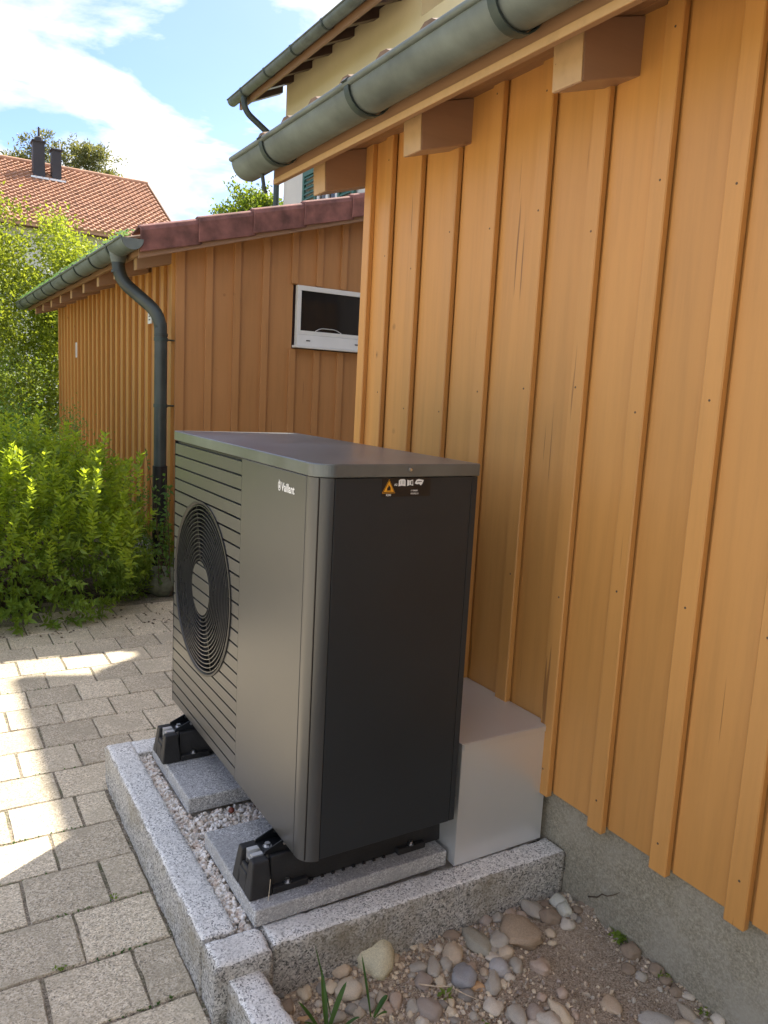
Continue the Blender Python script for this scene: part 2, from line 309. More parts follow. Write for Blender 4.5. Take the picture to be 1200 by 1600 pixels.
def rough_block(name, L_, W_, H_, seg, mats, side=0.004, top=0.0008, seed=0):
    """a hewn stone: origin at min corner of top face footprint; z from -H to 0, sides split rough, top sawn"""
    nx, ny, nz = max(2, int(L_/seg)), max(2, int(W_/seg)), max(2, int(H_/seg))
    bm = bmesh.new(); idx = {}
    def vert(i, j, k):
        if (i, j, k) not in idx:
            x, y, z = L_*i/nx, W_*j/ny, -H_+H_*k/nz
            p = Vector((x*14+seed*7.3, y*14+seed, z*14)); q = Vector((x*55+seed, y*55, z*55+seed))
            a = noise.noise(p)*0.65+noise.noise(q)*0.5
            edge = 1.0 if k < nz else 0.35
            dxn = (-1 if i == 0 else 1 if i == nx else 0); dyn = (-1 if j == 0 else 1 if j == ny else 0)
            bul = side*(a+0.15)*edge
            x += dxn*bul; y += dyn*side*(noise.noise(p+Vector((9, 3, 1)))*0.65+noise.noise(q+Vector((2, 5, 7)))*0.5+0.15)*edge
            if k == nz:
                z += top*noise.noise(q*1.5)+0.0012*noise.noise(p*2)
                if dxn or dyn: z -= 0.002+0.008*max(0, noise.noise(q*0.9)); cw = 0.003+0.007*max(0, noise.noise(q*0.7+Vector((5, 5, 5)))); x -= dxn*cw; y -= dyn*cw
            idx[(i, j, k)] = bm.verts.new((x, y, z))
        return idx[(i, j, k)]
    def face(a, b_, c, d, m_):
        f_ = bm.faces.new((a, b_, c, d)); f_.material_index = m_; f_.smooth = True
    for i in range(nx):
        for j in range(ny):
            face(vert(i, j, nz), vert(i+1, j, nz), vert(i+1, j+1, nz), vert(i, j+1, nz), 0)
    for k in range(nz):
        for i in range(nx):
            face(vert(i, 0, k), vert(i+1, 0, k), vert(i+1, 0, k+1), vert(i, 0, k+1), 1)
            face(vert(i+1, ny, k), vert(i, ny, k), vert(i, ny, k+1), vert(i+1, ny, k+1), 1)
        for j in range(ny):
            face(vert(0, j+1, k), vert(0, j, k), vert(0, j, k+1), vert(0, j+1, k+1), 1)
            face(vert(nx, j, k), vert(nx, j+1, k), vert(nx, j+1, k+1), vert(nx, j, k+1), 1)
    me = bpy.data.meshes.new(name); bm.to_mesh(me); bm.free()
    for m_ in mats: me.materials.append(m_)
    return me
def stone_mesh(name, sub=2, rough=0.12, seed=0, angular=0.0, flat=1.0):
    bm = bmesh.new(); bmesh.ops.create_icosphere(bm, subdivisions=sub, radius=0.5)
    off = Vector((seed*3.7, seed*1.3, seed*9.1))
    for v in bm.verts:
        d = v.co.normalized(); n_ = noise.noise(d*1.1+off)*rough*1.6+noise.noise(d*3.2+off)*rough*0.5*(1+angular*1.5)
        p = d*(0.5+0.5*n_)
        if angular:
            q = p*(3.0); p = p.lerp(Vector((round(q.x), round(q.y), round(q.z)))/3.0, 0.25*angular)
        v.co = Vector((p.x, p.y, p.z*flat))
    for f_ in bm.faces: f_.smooth = angular < 0.5
    me = bpy.data.meshes.new(name); bm.to_mesh(me); bm.free(); return me
def half_round(r, t=0.003, n=14, z0=0.0):
    """closed gutter profile in (x,z), open upward, with a rolled bead on the -x side"""
    outer = [(r*math.cos(math.pi+math.pi*i/n), r*math.sin(math.pi+math.pi*i/n)+z0) for i in range(n+1)]
    inner = [((r-t)*math.cos(math.pi+math.pi*i/n), (r-t)*math.sin(math.pi+math.pi*i/n)+z0) for i in range(n+1)][::-1]
    return outer+inner
PEBBLES=[(0.591, -0.14, 0.119, 0.1248, -20, 'brown', 'large flat brown stone with a pointed end, biggest on the bare soil'),
(0.467, -0.109, 0.0607, 0.1213, 25, 'green', 'long smooth grey-green stone lying against smaller cobbles below the kerb'),
(0.365, -0.19, 0.0651, 0.0742, 0, 'blue', 'round blue-grey cobble, the bluest stone in the bed'),
(0.386, -0.115, 0.0524, 0.0797, 0, 'tan', 'buff angular stone above the round blue-grey cobble'),
(0.681, -0.087, 0.0513, 0.0817, 30, 'grey', 'upright grey oval stone touching the back of the large flat brown stone'),
(0.774, -0.096, 0.0497, 0.0672, 0, 'white', 'rough white crystalline lump nearest the concrete plinth'),
(0.757, -0.134, 0.0413, 0.0561, 0, 'white', 'rough white and black speckled lump just below the whitest lump'),
(0.721, -0.183, 0.038, 0.0418, 0, 'pale', 'small pale round stone below the rough white lumps'),
(0.559, -0.257, 0.0478, 0.0564, 0, 'pink', 'smooth pinkish tan cobble lying alone on bare soil'),
(0.464, -0.208, 0.0544, 0.0527, 0, 'bluepale', 'pale blue-grey oval cobble in the middle of the stone cluster'),
(0.418, -0.238, 0.0441, 0.0827, -10, 'grey', 'grey triangular stone pointing up beside the orange pebble'),
(0.377, -0.229, 0.0369, 0.0283, 0, 'orange', 'small orange pebble between the blue-grey cobble and the grey triangle'),
(0.337, -0.238, 0.0433, 0.0417, -20, 'slate', 'dark slate stone with a sharp tip under the orange pebble'),
(0.367, -0.3, 0.0452, 0.0467, 0, 'pale', 'round cream pebble with a flat top standing alone below the stone cluster'),
(0.398, -0.348, 0.0495, 0.0654, 20, 'grey', 'smooth grey oval cobble at the left end of the bottom row'),
(0.442, -0.363, 0.0476, 0.0633, 0, 'mauve', 'mauve grey round cobble in the bottom row'),
(0.497, -0.389, 0.0388, 0.0807, 15, 'cream', 'tall cream oval cobble at the right end of the bottom row'),
(0.457, -0.403, 0.0586, 0.0601, 0, 'pale', 'light grey cobble in front of the tall cream oval one'),
(0.412, -0.388, 0.0492, 0.0324, 0, 'pale', 'pale cobble cut by the bottom edge of the photo'),
(0.223, -0.242, 0.0555, 0.0751, 30, 'mauve', 'mottled mauve-grey oval cobble near a sprouting green weed'),
(0.318, -0.126, 0.0351, 0.0721, 0, 'grey', 'upright grey oval pebble left of the blue-grey cobble'),
(0.283, -0.11, 0.0514, 0.0373, 0, 'grey', 'flat lying grey oval pebble at the left of the upright oval one'),
(0.268, -0.151, 0.0414, 0.0535, 0, 'mauve', 'round mauve-grey pebble beside the green seedling'),
(0.351, -0.133, 0.04, 0.0406, 0, 'grey', None),
(0.539, -0.053, 0.0376, 0.0455, 0, 'mauve', None),
(0.582, -0.055, 0.0354, 0.0512, 0, 'grey', None),
(0.622, -0.065, 0.0305, 0.0401, 0, 'pink', None),
(0.645, -0.084, 0.0305, 0.0259, 0, 'pink', None),
(0.488, -0.149, 0.029, 0.0421, 0, 'grey', None),
(0.517, -0.14, 0.0536, 0.0549, 0, 'grey', None),
(0.509, -0.18, 0.0434, 0.042, 0, 'tan', None),
(0.47, -0.176, 0.043, 0.0326, 0, 'pale', None),
(0.505, -0.222, 0.0381, 0.0502, 0, 'grey', None),
(0.463, -0.245, 0.0305, 0.0289, 0, 'pale', None),
(0.42, -0.201, 0.0211, 0.0347, 0, 'tan', None),
(0.401, -0.171, 0.0283, 0.0291, 0, 'pink', None),
(0.307, -0.17, 0.0277, 0.0339, 0, 'cream', None),
(0.659, -0.182, 0.0299, 0.0302, 0, 'tan', None),
(0.646, -0.204, 0.0247, 0.0162, 0, 'cream', None),
(0.546, -0.347, 0.028, 0.0345, 0, 'pink', None),
(0.491, -0.332, 0.0231, 0.0238, 0, 'pink', None),
(0.288, -0.241, 0.0189, 0.0328, 0, 'cream', None),
(0.261, -0.242, 0.0269, 0.0271, 0, 'slate', None),
(0.268, -0.271, 0.0289, 0.0323, 0, 'cream', None),
(0.257, -0.294, 0.0353, 0.0212, 0, 'slate', None),
(0.311, -0.301, 0.0223, 0.0237, 0, 'grey', None),
(0.196, -0.215, 0.0312, 0.0484, 0, 'grey', None),
(0.762, -0.162, 0.0216, 0.0295, 0, 'grey', None),
(0.768, -0.178, 0.0216, 0.0327, 0, 'slate', None),
(0.313, -0.036, 0.024, 0.0358, 0, 'cream', None),
(0.327, -0.052, 0.0191, 0.0357, 0, 'tan', None),
(0.365, -0.077, 0.024, 0.0327, 0, 'pale', None),
(0.19, -0.265, 0.0289, 0.0263, 0, 'pale', None),
(0.503, -0.418, 0.0173, 0.021, 0, 'cream', None),
(0.701, -0.137, 0.0611, 0.0583, 0, 'earth', None),
(0.424, -0.058, 0.0488, 0.0366, 0, 'earth', None),
(0.438, -0.254, 0.0186, 0.0228, 0, 'cream', None),
(0.257, -0.12, 0.0213, 0.0204, 0, 'grey', None),
(0.832, -0.133, 0.0263, 0.0339, 0, 'earth', None),
(0.732, -0.081, 0.026, 0.0266, 0, 'earth', None),
(0.793, -0.148, 0.0312, 0.0333, 0, 'earth', None),
(0.196, -0.031, 0.1127, 0.1331, 0, 'creamrough', 'big rough cream boulder in front of the kerb, largest stone at the left'),
(0.109, 0.001, 0.0747, 0.0746, 20, 'tan', 'rounded tan stone behind the two-lobed one, left of the rough cream boulder'),
(0.102, -0.035, 0.0507, 0.0508, 0, 'tan', 'tan pebble leaning on the rounded tan stone'),
(0.245, -0.05, 0.0259, 0.0384, 0, 'tan', 'small tan pebble tucked behind the right side of the cream boulder'),
(0.089, -0.099, 0.0677, 0.0603, 0, 'creamgrey', 'smooth cream cobble with a grey side below the tan stones'),
(0.123, -0.105, 0.0317, 0.0606, 0, 'greytan', None),
(0.055, -0.068, 0.0294, 0.044, 0, 'cream', None),
(-0.019, -0.014, 0.0341, 0.0332, 0, 'cream', 'small angular yellow-white stone near the low kerb'),
(-0.047, -0.008, 0.0272, 0.0387, 0, 'earth', None),
(-0.065, -0.075, 0.0421, 0.0427, 0, 'earth', None),
(-0.008, -0.057, 0.0337, 0.0436, 0, 'cream', None),
(0.033, -0.061, 0.0249, 0.033, 0, 'slate', None),
(0.036, -0.013, 0.0275, 0.037, 0, 'slate', None),
(0.109, -0.154, 0.0423, 0.0404, 0, 'slate', 'dark slate cobble below the smooth cream one'),
(0.128, -0.139, 0.0269, 0.0272, 0, 'grey', None),
(0.147, -0.154, 0.0269, 0.0408, 0, 'greytan', None),
(0.175, -0.172, 0.0359, 0.0489, 0, 'pink', 'mottled pink stone in the middle of the small gravel'),
(0.069, -0.149, 0.0354, 0.032, 0, 'slate', None),
(0.029, -0.152, 0.0395, 0.0317, 20, 'grey', None),
(-0.037, -0.126, 0.035, 0.0236, 0, 'orange', 'orange-brown pebble by the grass blades'),
(-0.029, -0.145, 0.0349, 0.0261, 0, 'earth', None),
(0.079, -0.165, 0.0265, 0.0345, 0, 'greytan', None),
(0.147, -0.179, 0.0232, 0.0258, 0, 'pink', None),
(0.143, -0.197, 0.0221, 0.024, 0, 'pink', None),
(0.126, -0.192, 0.0177, 0.0213, 0, 'cream', None),
(0.201, -0.21, 0.0268, 0.0432, 25, 'grey', None),
(0.18, -0.228, 0.0155, 0.024, 0, 'cream', None),
(0.146, -0.129, 0.0163, 0.0187, 0, 'pale', None),
(-0.069, -0.005, 0.0181, 0.022, 0, 'slate', None),
(-0.058, -0.031, 0.0225, 0.0185, 0, 'slate', None),
(0.008, -0.098, 0.0178, 0.0193, 0, 'pale', None),
(0.158, -0.223, 0.0154, 0.0186, 0, 'tan', None),
(0.09, -0.138, 0.0178, 0.0194, 0, 'grey', None),
(-0.022, -0.107, 0.0265, 0.0213, 0, 'earth', None),
(0.691, -0.515, 0.0874, 0.0554, -10, 'slateflat', 'flat pale slate-grey slab at the lower right of the soil'),
(0.73, -0.55, 0.0564, 0.0309, 0, 'tan', 'tan stone cut by the bottom edge right of the grey slab'),
(0.773, -0.535, 0.0331, 0.0664, 15, 'greytan', None),
(0.804, -0.332, 0.0508, 0.0507, 0, 'earth', 'crumbly brown clod next to the green weed at the plinth'),
(0.756, -0.367, 0.0367, 0.0427, 0, 'earth', None),
(0.764, -0.399, 0.0287, 0.0327, 0, 'grey', None),
(0.629, -0.427, 0.0475, 0.0616, 0, 'tan2', 'broken layered tan fragment in the muddy patch'),
(0.817, -0.584, 0.0332, 0.0413, 0, 'pale', None),
(0.815, -0.502, 0.0337, 0.0259, 0, 'pale', None),
(0.527, -0.41, 0.0171, 0.0209, 0, 'pink', None),
(0.642, -0.204, 0.0211, 0.0199, 0, 'cream', None),
(0.77, -0.566, 0.0329, 0.0282, 0, 'grey', None),
(0.809, -0.411, 0.0395, 0.043, 0, 'earth', None),
(0.804, -0.441, 0.034, 0.0361, 0, 'earth', None),
(0.844, -0.326, 0.0352, 0.0343, 0, 'earth', None),
(0.798, -0.478, 0.0311, 0.0324, 0, 'earth', None)]
# ============================================================ GROUND
GZ = -0.30
tag(MB().box(-220, 220, -120, 320, -0.60, -0.40).build('ground', M['ground']), kind='structure')
base = MB(); base.box(-6.0, -0.13, -5.0, 3.2, -0.42, -0.3045); base.box(-0.13, 0.80, 1.14, 3.65, -0.42, -0.3045); base.box(-0.6, -0.13, 3.2, 3.45, -0.42, -0.3045)
bed = base.build('pavement_joint_bed', M['joint']); bed['kind'] = 'structure'
# pavement of concrete blocks, courses run along x
pave = bpy.data.objects.new('pavement', None); COL.objects.link(pave); pave['kind'] = 'structure'
def paver_mesh(seed, ly, lx):
    rnd = random.Random(seed); bm = bmesh.new(); n = 4; jit = 0.0022
    rows = []
    def ring(inset, z, jt):
        pts = []
        for k in range(4*n):
            s_, t_ = divmod(k, n); t_ = t_/n
            c = [(-1+2*t_, -1), (1, -1+2*t_), (1-2*t_, 1), (-1, 1-2*t_)][s_]
            pts.append(bm.verts.new((c[0]*(lx/2-inset)+rnd.uniform(-jt, jt), c[1]*(ly/2-inset)+rnd.uniform(-jt, jt), z+rnd.uniform(-jt, jt)*0.3)))
        return pts
    a = ring(0.0, -0.045, 0.0005); b_ = ring(0.0005, -0.007, jit); c = ring(0.0045, 0, 0.001)
    for p, q in ((a, b_), (b_, c)):
        for k in range(4*n): bm.faces.new((p[k], p[(k+1) % (4*n)], q[(k+1) % (4*n)], q[k]))
    bm.faces.new(c)
    for f_ in bm.faces: f_.smooth = False
    me = bpy.data.meshes.new('paver'); bm.to_mesh(me); bm.free(); me.materials.append(M['paver']); return me
PITCH = 0.2085
full = [paver_mesh(i, PITCH-0.0035, 0.2068) for i in range(7)]
half = [paver_mesh(20+i, PITCH-0.0035, 0.1012) for i in range(4)]
rp = random.Random(3)
def put_paver(x, y, big=True):
    link('paver', rp.choice(full if big else half), pave, (x+rp.uniform(-.001, .001), y+rp.uniform(-.001, .001), GZ+rp.uniform(-0.002, 0.002)),
         (rp.uniform(-.008, .008), rp.uniform(-.008, .008), rp.uniform(-.006, .006)+(math.pi if rp.random() < .5 else 0)))
for k in range(-4, 16):
    yc = 0.077+PITCH*(k+0.5); right = -0.228
    odd = k % 2 == 0
    if yc > 1.2:
        right = 0.79
    x = right
    if yc < 1.2:
        if odd: put_paver(x-0.05, yc, False); x -= 0.105
        n = 8
    else:
        x = right+(0.0 if odd else -0.105) ; n = 12
        if yc > 1.2 and not odd: put_paver(right-0.05, yc, False)
    xmin = -1.75
    if yc > 3.2: xmin = -0.1
    while x > xmin:
        put_paver(x-0.105, yc); x -= 0.2105
tag(MB().box(-14, -1.86, -4.55, 9, -0.42, GZ).build('yard_paving', M['paver']), kind='structure')  # unseen stretch of paving added to bounce warm sunlight into the shade
# soil bed beside the shed
def soil_h(x, y):
    p = Vector((x*5, y*5, 0.3)); h = noise.noise(p)*0.010+noise.noise(p*4)*0.005+noise.noise(p*13)*0.003
    h += 0.014*math.exp(-((x-0.72)**2+(y+0.16)**2)/0.006)
    h += 0.018*math.exp(-((x-0.84)/0.05)**2)*max(0, min(1, (y+0.75)*2))*max(0.2, abs(noise.noise(Vector((y*9, 3, 1))))*2)
    return -0.297+h
nx, ny = 110, 160; vs = []; fs = []
for j in range(ny+1):
    for i in range(nx+1):
        x = -0.17+1.06*i/nx; y = -1.75+1.80*j/ny; vs.append((x, y, soil_h(x, y)))
for j in range(ny):
    for i in range(nx):
        a = j*(nx+1)+i; fs.append((a, a+1, a+nx+2, a+nx+1))
so_ = finish('soil', vs, fs, M['soil'], smooth=True); so_['kind'] = 'structure'
# bed of soil under the bushes
bedm = finish('garden_bed', [(-4, 3.2, -0.305), (0.8, 3.62, -0.305), (0.8, 12, -0.32), (-4, 12, -0.32)], [(0, 1, 2, 3)], M['mulch']); bedm['kind'] = 'structure'

# ============================================================ lean-to helper
SL = 0.294
def zroof(x): return 2.01+SL*(x-0.6)
def tile_mesh(name, w=0.23, l=0.42, mat=None):
    prof = [(0, 0.006), (0.12, 0.0), (0.35, 0.002), (0.55, 0.012), (0.70, 0.030), (0.84, 0.032), (1.0, 0.012)]
    mb = MB(); n = len(prof)
    for x, dz in ((0, 0.0), (l, l*SL)):
        for t in (0.014, 0.0):
            for py, pz in prof: mb.v.append((x, py*w*1.03, dz+pz+t))
    T0, B0, T1, B1 = 0, n, 2*n, 3*n
    for i in range(n-1):
        mb.f += [(T0+i, T1+i, T1+i+1, T0+i+1), (B0+i, B0+i+1, B1+i+1, B1+i), (T0+i, T0+i+1, B0+i+1, B0+i)]
    mb.f += [(T0, B0, B1, T1), (T0+n-1, T1+n-1, B1+n-1, B0+n-1)]
    me = bpy.data.meshes.new(name); me.from_pydata(mb.v, [], mb.f); me.materials.append(mat or M['tile_old']); me.update(); return me
def box_mesh(name, dx, dy, dz, mat, bev=0.0015):
    me = bpy.data.meshes.new(name); bm = bmesh.new(); bmesh.ops.create_cube(bm, size=1)
    for v in bm.verts: v.co = Vector(((v.co.x+.5)*dx, (v.co.y+.5)*dy, (v.co.z+.5)*dz))
    if bev: bmesh.ops.bevel(bm, geom=list(bm.edges), offset=bev, segments=1, affect='EDGES')
    bm.to_mesh(me); bm.free(); me.materials.append(mat); return me
def gutter_parts(parent, y0, y1, cx, cz, r, brk, matg, endcap_y=None, ycaps=()):
    mb = MB(); prof = [(p+cx, q+cz) for p, q in half_round(r)]
    n = len(mb.v); k = len(prof)
    for a in (y0, y1):
        for p, q in prof: mb.v.append((p, a, q))
    mb.f += [(n+i, n+(i+1) % k, n+k+(i+1) % k, n+k+i) for i in range(k)]
    g = mb.build('gutter', matg, parent, True)
    bd = MB().tube([(cx-r-0.002, y0, cz+0.002), (cx-r-0.002, y1, cz+0.002)], 0.0095, 12).build('rolled_bead', matg, g, True)
    for yc in ycaps:
        cap = [(cx+(r-.001)*math.cos(math.pi+math.pi*i/16), cz+(r-.001)*math.sin(math.pi+math.pi*i/16)) for i in range(17)]
        MB().prism(cap, 1, yc-0.002, yc+0.002).build('end_cap', matg, g)
    for yb in brk:
        pth = [(cx-r-0.004, yb, cz+0.014), (cx-r-0.014, yb, cz+0.004)]+[(cx+(r+0.004)*math.cos(math.pi+math.pi*i/14), yb, cz+(r+0.004)*math.sin(math.pi+math.pi*i/14)) for i in range(15)]
        b2 = MB()
        pts = pth; w = 0.014
        for p in pts:
            for yy in (yb-w, yb+w): b2.v.append((p[0], yy, p[2]))
            d = (Vector((p[0]-cx, 0, p[2]-cz))).normalized()*0.004
            for yy in (yb-w, yb+w): b2.v.append((p[0]+d.x, yy, p[2]+d.z))
        for i in range(len(pts)-1):
            o = 4*i; b2.f += [(o+2, o+3, o+7, o+6), (o, o+2, o+6, o+4), (o+1, o+5, o+7, o+3)]
        b2.build('gutter_bracket', M['copper_dark'], g, True)
    return g
def verge_gutter_note(): pass

# ============================================================ NEAR SHED
shed = thing('wooden_shed', 'large orange board-and-batten shed wall on a concrete plinth right behind the heat pump', 'shed', (0.8, 1.25, -0.3))
Y0, Y1 = -1.9, 1.255                        # wall extent
WT = 2.10
MB().box(0.825, 1.02, Y0-0.3, Y1-0.02, -0.7, 0.02).build('plinth', M['concrete'], shed)
MB().box(0.822, 3.38, Y0, Y1-0.01, 0.02, 2.05).build('inner_wall', M['wood_dark'], shed)
# boards between the dark batten edges
edges = [1.056, 0.857, 0.640, 0.428, 0.208, -0.003, -0.213, -0.423]
while edges[-1] > Y0+0.3: edges.append(edges[-1]-0.2125)
rb = random.Random(5)
tops = [Y1]+edges
bat = box_mesh('batten', 0.022, 0.052, WT+0.018-0.03, M['wood_batten'], 0.003)
for i in range(len(tops)-1):
    ya, yb = tops[i+1]+0.02, tops[i]-0.0035
    if i == 0: yb = Y1-0.005
    dx_ = rb.uniform(-.0012, .0012)
    zb_ = rb.uniform(-.002, .002); o = MB().box(0.800+dx_, 0.821, ya+0.0015, yb-0.0015, zb_, WT).box(0.8055, 0.821, yb-0.0010, yb+0.020, zb_, WT).build('board', M['wood'], shed, bevel=0.002)
for e in edges:
    link('batten', bat, shed, (0.779, e, -0.014+rb.uniform(-.004, .002)), (0, 0, 0))
link('corner_batten', bat, shed, (0.779, 1.204, -0.014))
MB().box(0.800, 0.85, 1.257, 1.279, -0.005, WT+0.02).build('corner_board', M['wood_batten'], shed, bevel=0.002)
MB().box(0.85, 3.38, 1.256, 1.278, 0.0, 2.1).build('gable_wall', M['wood'], shed)
# nails
nail = bpy.data.meshes.new('nail'); bm = bmesh.new(); bmesh.ops.create_cone(bm, cap_ends=True, segments=8, radius1=0.0032, radius2=0.0026, depth=0.0016); bm.to_mesh(nail); bm.free(); nail.materials.append(M['bark'])
mbn = MB()
for e in edges[:9]:
    for z in (0.10, 0.62, 1.12, 1.62, 2.0):
        yy = e+0.026+rb.uniform(-.006, .006); zz = z+rb.uniform(-.05, .05)
        n = len(mbn.v)
        for k in range(8): mbn.v.append((0.7785, yy+0.003*math.cos(k*math.pi/4), zz+0.003*math.sin(k*math.pi/4)))
        for k in range(8): mbn.v.append((0.7800, yy+0.003*math.cos(k*math.pi/4), zz+0.003*math.sin(k*math.pi/4)))
        mbn.f.append(tuple(range(n, n+8))); mbn.f += [(n+k, n+(k+1) % 8, n+8+(k+1) % 8, n+8+k) for k in range(8)]
tag(mbn.build('nail_heads', M['bark'], shed), kind='stuff')
# rafters
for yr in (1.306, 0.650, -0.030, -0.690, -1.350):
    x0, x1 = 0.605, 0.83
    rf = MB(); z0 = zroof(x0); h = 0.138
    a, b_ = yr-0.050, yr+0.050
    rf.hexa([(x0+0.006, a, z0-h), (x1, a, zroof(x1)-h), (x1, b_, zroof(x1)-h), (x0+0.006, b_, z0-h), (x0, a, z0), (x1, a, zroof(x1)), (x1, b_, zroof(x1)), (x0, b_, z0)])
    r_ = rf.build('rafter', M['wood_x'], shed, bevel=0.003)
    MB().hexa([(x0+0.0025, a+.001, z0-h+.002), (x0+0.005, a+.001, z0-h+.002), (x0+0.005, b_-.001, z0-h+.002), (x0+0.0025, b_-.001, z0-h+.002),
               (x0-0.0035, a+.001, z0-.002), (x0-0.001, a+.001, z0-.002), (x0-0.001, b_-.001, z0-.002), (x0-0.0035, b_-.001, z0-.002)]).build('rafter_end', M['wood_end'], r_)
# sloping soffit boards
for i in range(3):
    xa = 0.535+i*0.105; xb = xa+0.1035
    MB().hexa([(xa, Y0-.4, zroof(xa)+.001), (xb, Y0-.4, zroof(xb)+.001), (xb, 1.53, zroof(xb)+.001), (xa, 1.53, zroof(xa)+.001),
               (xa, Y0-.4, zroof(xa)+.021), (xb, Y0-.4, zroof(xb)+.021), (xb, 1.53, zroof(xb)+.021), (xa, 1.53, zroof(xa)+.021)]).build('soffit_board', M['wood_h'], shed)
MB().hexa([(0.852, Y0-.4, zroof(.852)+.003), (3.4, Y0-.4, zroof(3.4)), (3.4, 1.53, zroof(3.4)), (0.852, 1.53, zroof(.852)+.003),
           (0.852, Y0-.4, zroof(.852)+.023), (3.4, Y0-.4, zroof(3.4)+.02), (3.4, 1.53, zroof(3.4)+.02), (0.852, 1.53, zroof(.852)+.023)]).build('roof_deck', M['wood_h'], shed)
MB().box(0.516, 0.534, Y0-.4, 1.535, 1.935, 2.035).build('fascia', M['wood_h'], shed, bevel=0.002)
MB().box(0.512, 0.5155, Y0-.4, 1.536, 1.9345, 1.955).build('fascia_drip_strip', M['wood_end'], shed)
gut = gutter_parts(shed, Y0-.4, 1.655, 0.447, 2.028, 0.070, (-1.35, -0.70, -0.02, 0.66, 1.33), M['copper'], ycaps=(1.653,))
MB().tube([(0.45, 1.50, 1.955), (0.46, 1.50, 1.90), (0.47, 1.502, 1.89)], 0.008, 8).build('fascia_bracket_tip', M['copper_dark'], gut)
tmesh = tile_mesh('roof_tile')
yy = 1.52-0.23; 
while yy > Y0-.6:
    link('roof_tile', tmesh, shed, (0.430, yy, 2.054)); yy -= 0.23
rest = MB(); tv = [v.co.copy() for v in tmesh.vertices]; tf = [tuple(p.vertices) for p in tmesh.polygons]
def tile_rows(rest, x0, rows, y_hi, y_lo, z0):
    for r_ in range(rows):
        yy = y_hi-0.23
        while yy > y_lo:
            n = len(rest.v); rest.v += [(v.x+x0+0.35*r_, v.y+yy, v.z+z0+0.35*r_*SL+0.006*(r_ > 0)) for v in tv]; rest.f += [tuple(i+n for i in q) for q in tf]; yy -= 0.23
tile_rows(rest, 0.797, 8, 1.52, Y0-.6, 2.056+0.35*SL+0.008)
tag(rest.build('upper_roof_tiles', M['tile_old'], shed), kind='stuff')

# ============================================================ GARAGE BEHIND
gar = thing('garage', 'red-brown wooden garage behind the heat pump with a small white window and tiled lean-to roof', 'garage', (0.8, 3.9, -0.3))
GY0, GY1, GX1 = 3.9, 8.93, 3.3
MB().box(0.83, GX1, GY0+0.03, GY1, -0.5, 2.03).build('inner_wall', M['wood_dark'], gar)
MB().box(0.815, GX1, GY0+0.015, GY1, -0.5, -0.05).build('plinth', M['concrete'], gar)
bx = [0.797, 1.007, 1.21, 1.427, 1.652, 1.854, 2.058, 2.27, 2.48, 2.69, 2.90, 3.11]
def zr2(x): return zroof(x)-0.012
wx0, wx1, wz0, wz1 = 1.695, 2.46, 1.445, 1.885
for i, x in enumerate(bx):
    xb = bx[i+1] if i+1 < len(bx) else GX1
    x0, x1 = x+0.025, xb+0.024
    zt = zr2(x0)-0.01
    rngs = [(-0.06, zt)]
    if x0 < wx1 and x1 > wx0 and x0 > 1.6: rngs = [(-0.06, wz0-0.02), (wz1+0.005, zt)]
    for za, zb in rngs:
        MB().hexa([(x0, GY0, za), (x1-.002, GY0, za), (x1-.002, GY0+.02, za), (x0, GY0+.02, za),
                   (x0, GY0, zb), (x1-.002, GY0, zb+(x1-x0)*SL*(zb == zt)), (x1-.002, GY0+.02, zb+(x1-x0)*SL*(zb == zt)), (x0, GY0+.02, zb)]).build('board', M['wood_garage'], gar)
    w = 0.062 if i == 0 else 0.050
    rngs = [(-0.07, zr2(x)-0.01)]
    if x+w > wx0 and x < wx1: rngs = [(-0.07, wz0-0.025), (wz1+0.008, zr2(x)-0.01)]
    for za, zb in rngs:
        MB().box(x, x+w, GY0-0.022, GY0-0.0005, za, zb).build('batten', M['wood_garage'], gar, bevel=0.002)
# side wall battens and boards
bs = box_mesh('batten', 0.026, 0.062, 2.13, M['wood_side'], 0.002)
bs2 = box_mesh('board', 0.02, 0.205, 2.12, M['wood_garage'], 0.001)
y = GY0+0.0
k = 0
while y < GY1-0.05:
    link('batten', bs, gar, (0.774, y if k else y-0.001, -0.08))
    link('board', bs2, gar, (0.8005, y+0.031 if k else y+0.021, -0.07)); y += 0.21; k += 1
# rafters, fascia, deck
k = 0
y = 3.95
while y < 9.2:
    x0, x1, h = 0.545, 0.83, 0.125; a, b_ = y-0.04, y+0.04; d = -0.012
    r_ = MB().hexa([(x0, a, zroof(x0)-h+d), (x1, a, zroof(x1)-h+d), (x1, b_, zroof(x1)-h+d), (x0, b_, zroof(x0)-h+d), (x0, a, zroof(x0)+d), (x1, a, zroof(x1)+d), (x1, b_, zroof(x1)+d), (x0, b_, zroof(x0)+d)]).build('rafter', M['wood_x'], gar, bevel=0.002)
    MB().box(x0-0.004, x0-0.001, a+.002, b_-.002, zroof(x0)-h+d+.002, zroof(x0)+d-.002).build('rafter_end', M['wood_end'], r_)
    y += 0.62
MB().hexa([(0.535, 3.705, zroof(.535)-.008), (3.3, 3.705, zroof(3.3)-.008), (3.3, 9.35, zroof(3.3)-.008), (.535, 9.35, zroof(.535)-.008),
           (0.535, 3.705, zroof(.535)+.01), (3.3, 3.705, zroof(3.3)+.01), (3.3, 9.35, zroof(3.3)+.01), (.535, 9.35, zroof(.535)+.01)]).build('roof_deck', M['wood_garage'], gar)
MB().box(0.510, 0.534, 3.703, 9.36, 1.925, 2.015).build('fascia', M['wood_h'], gar, bevel=0.002)
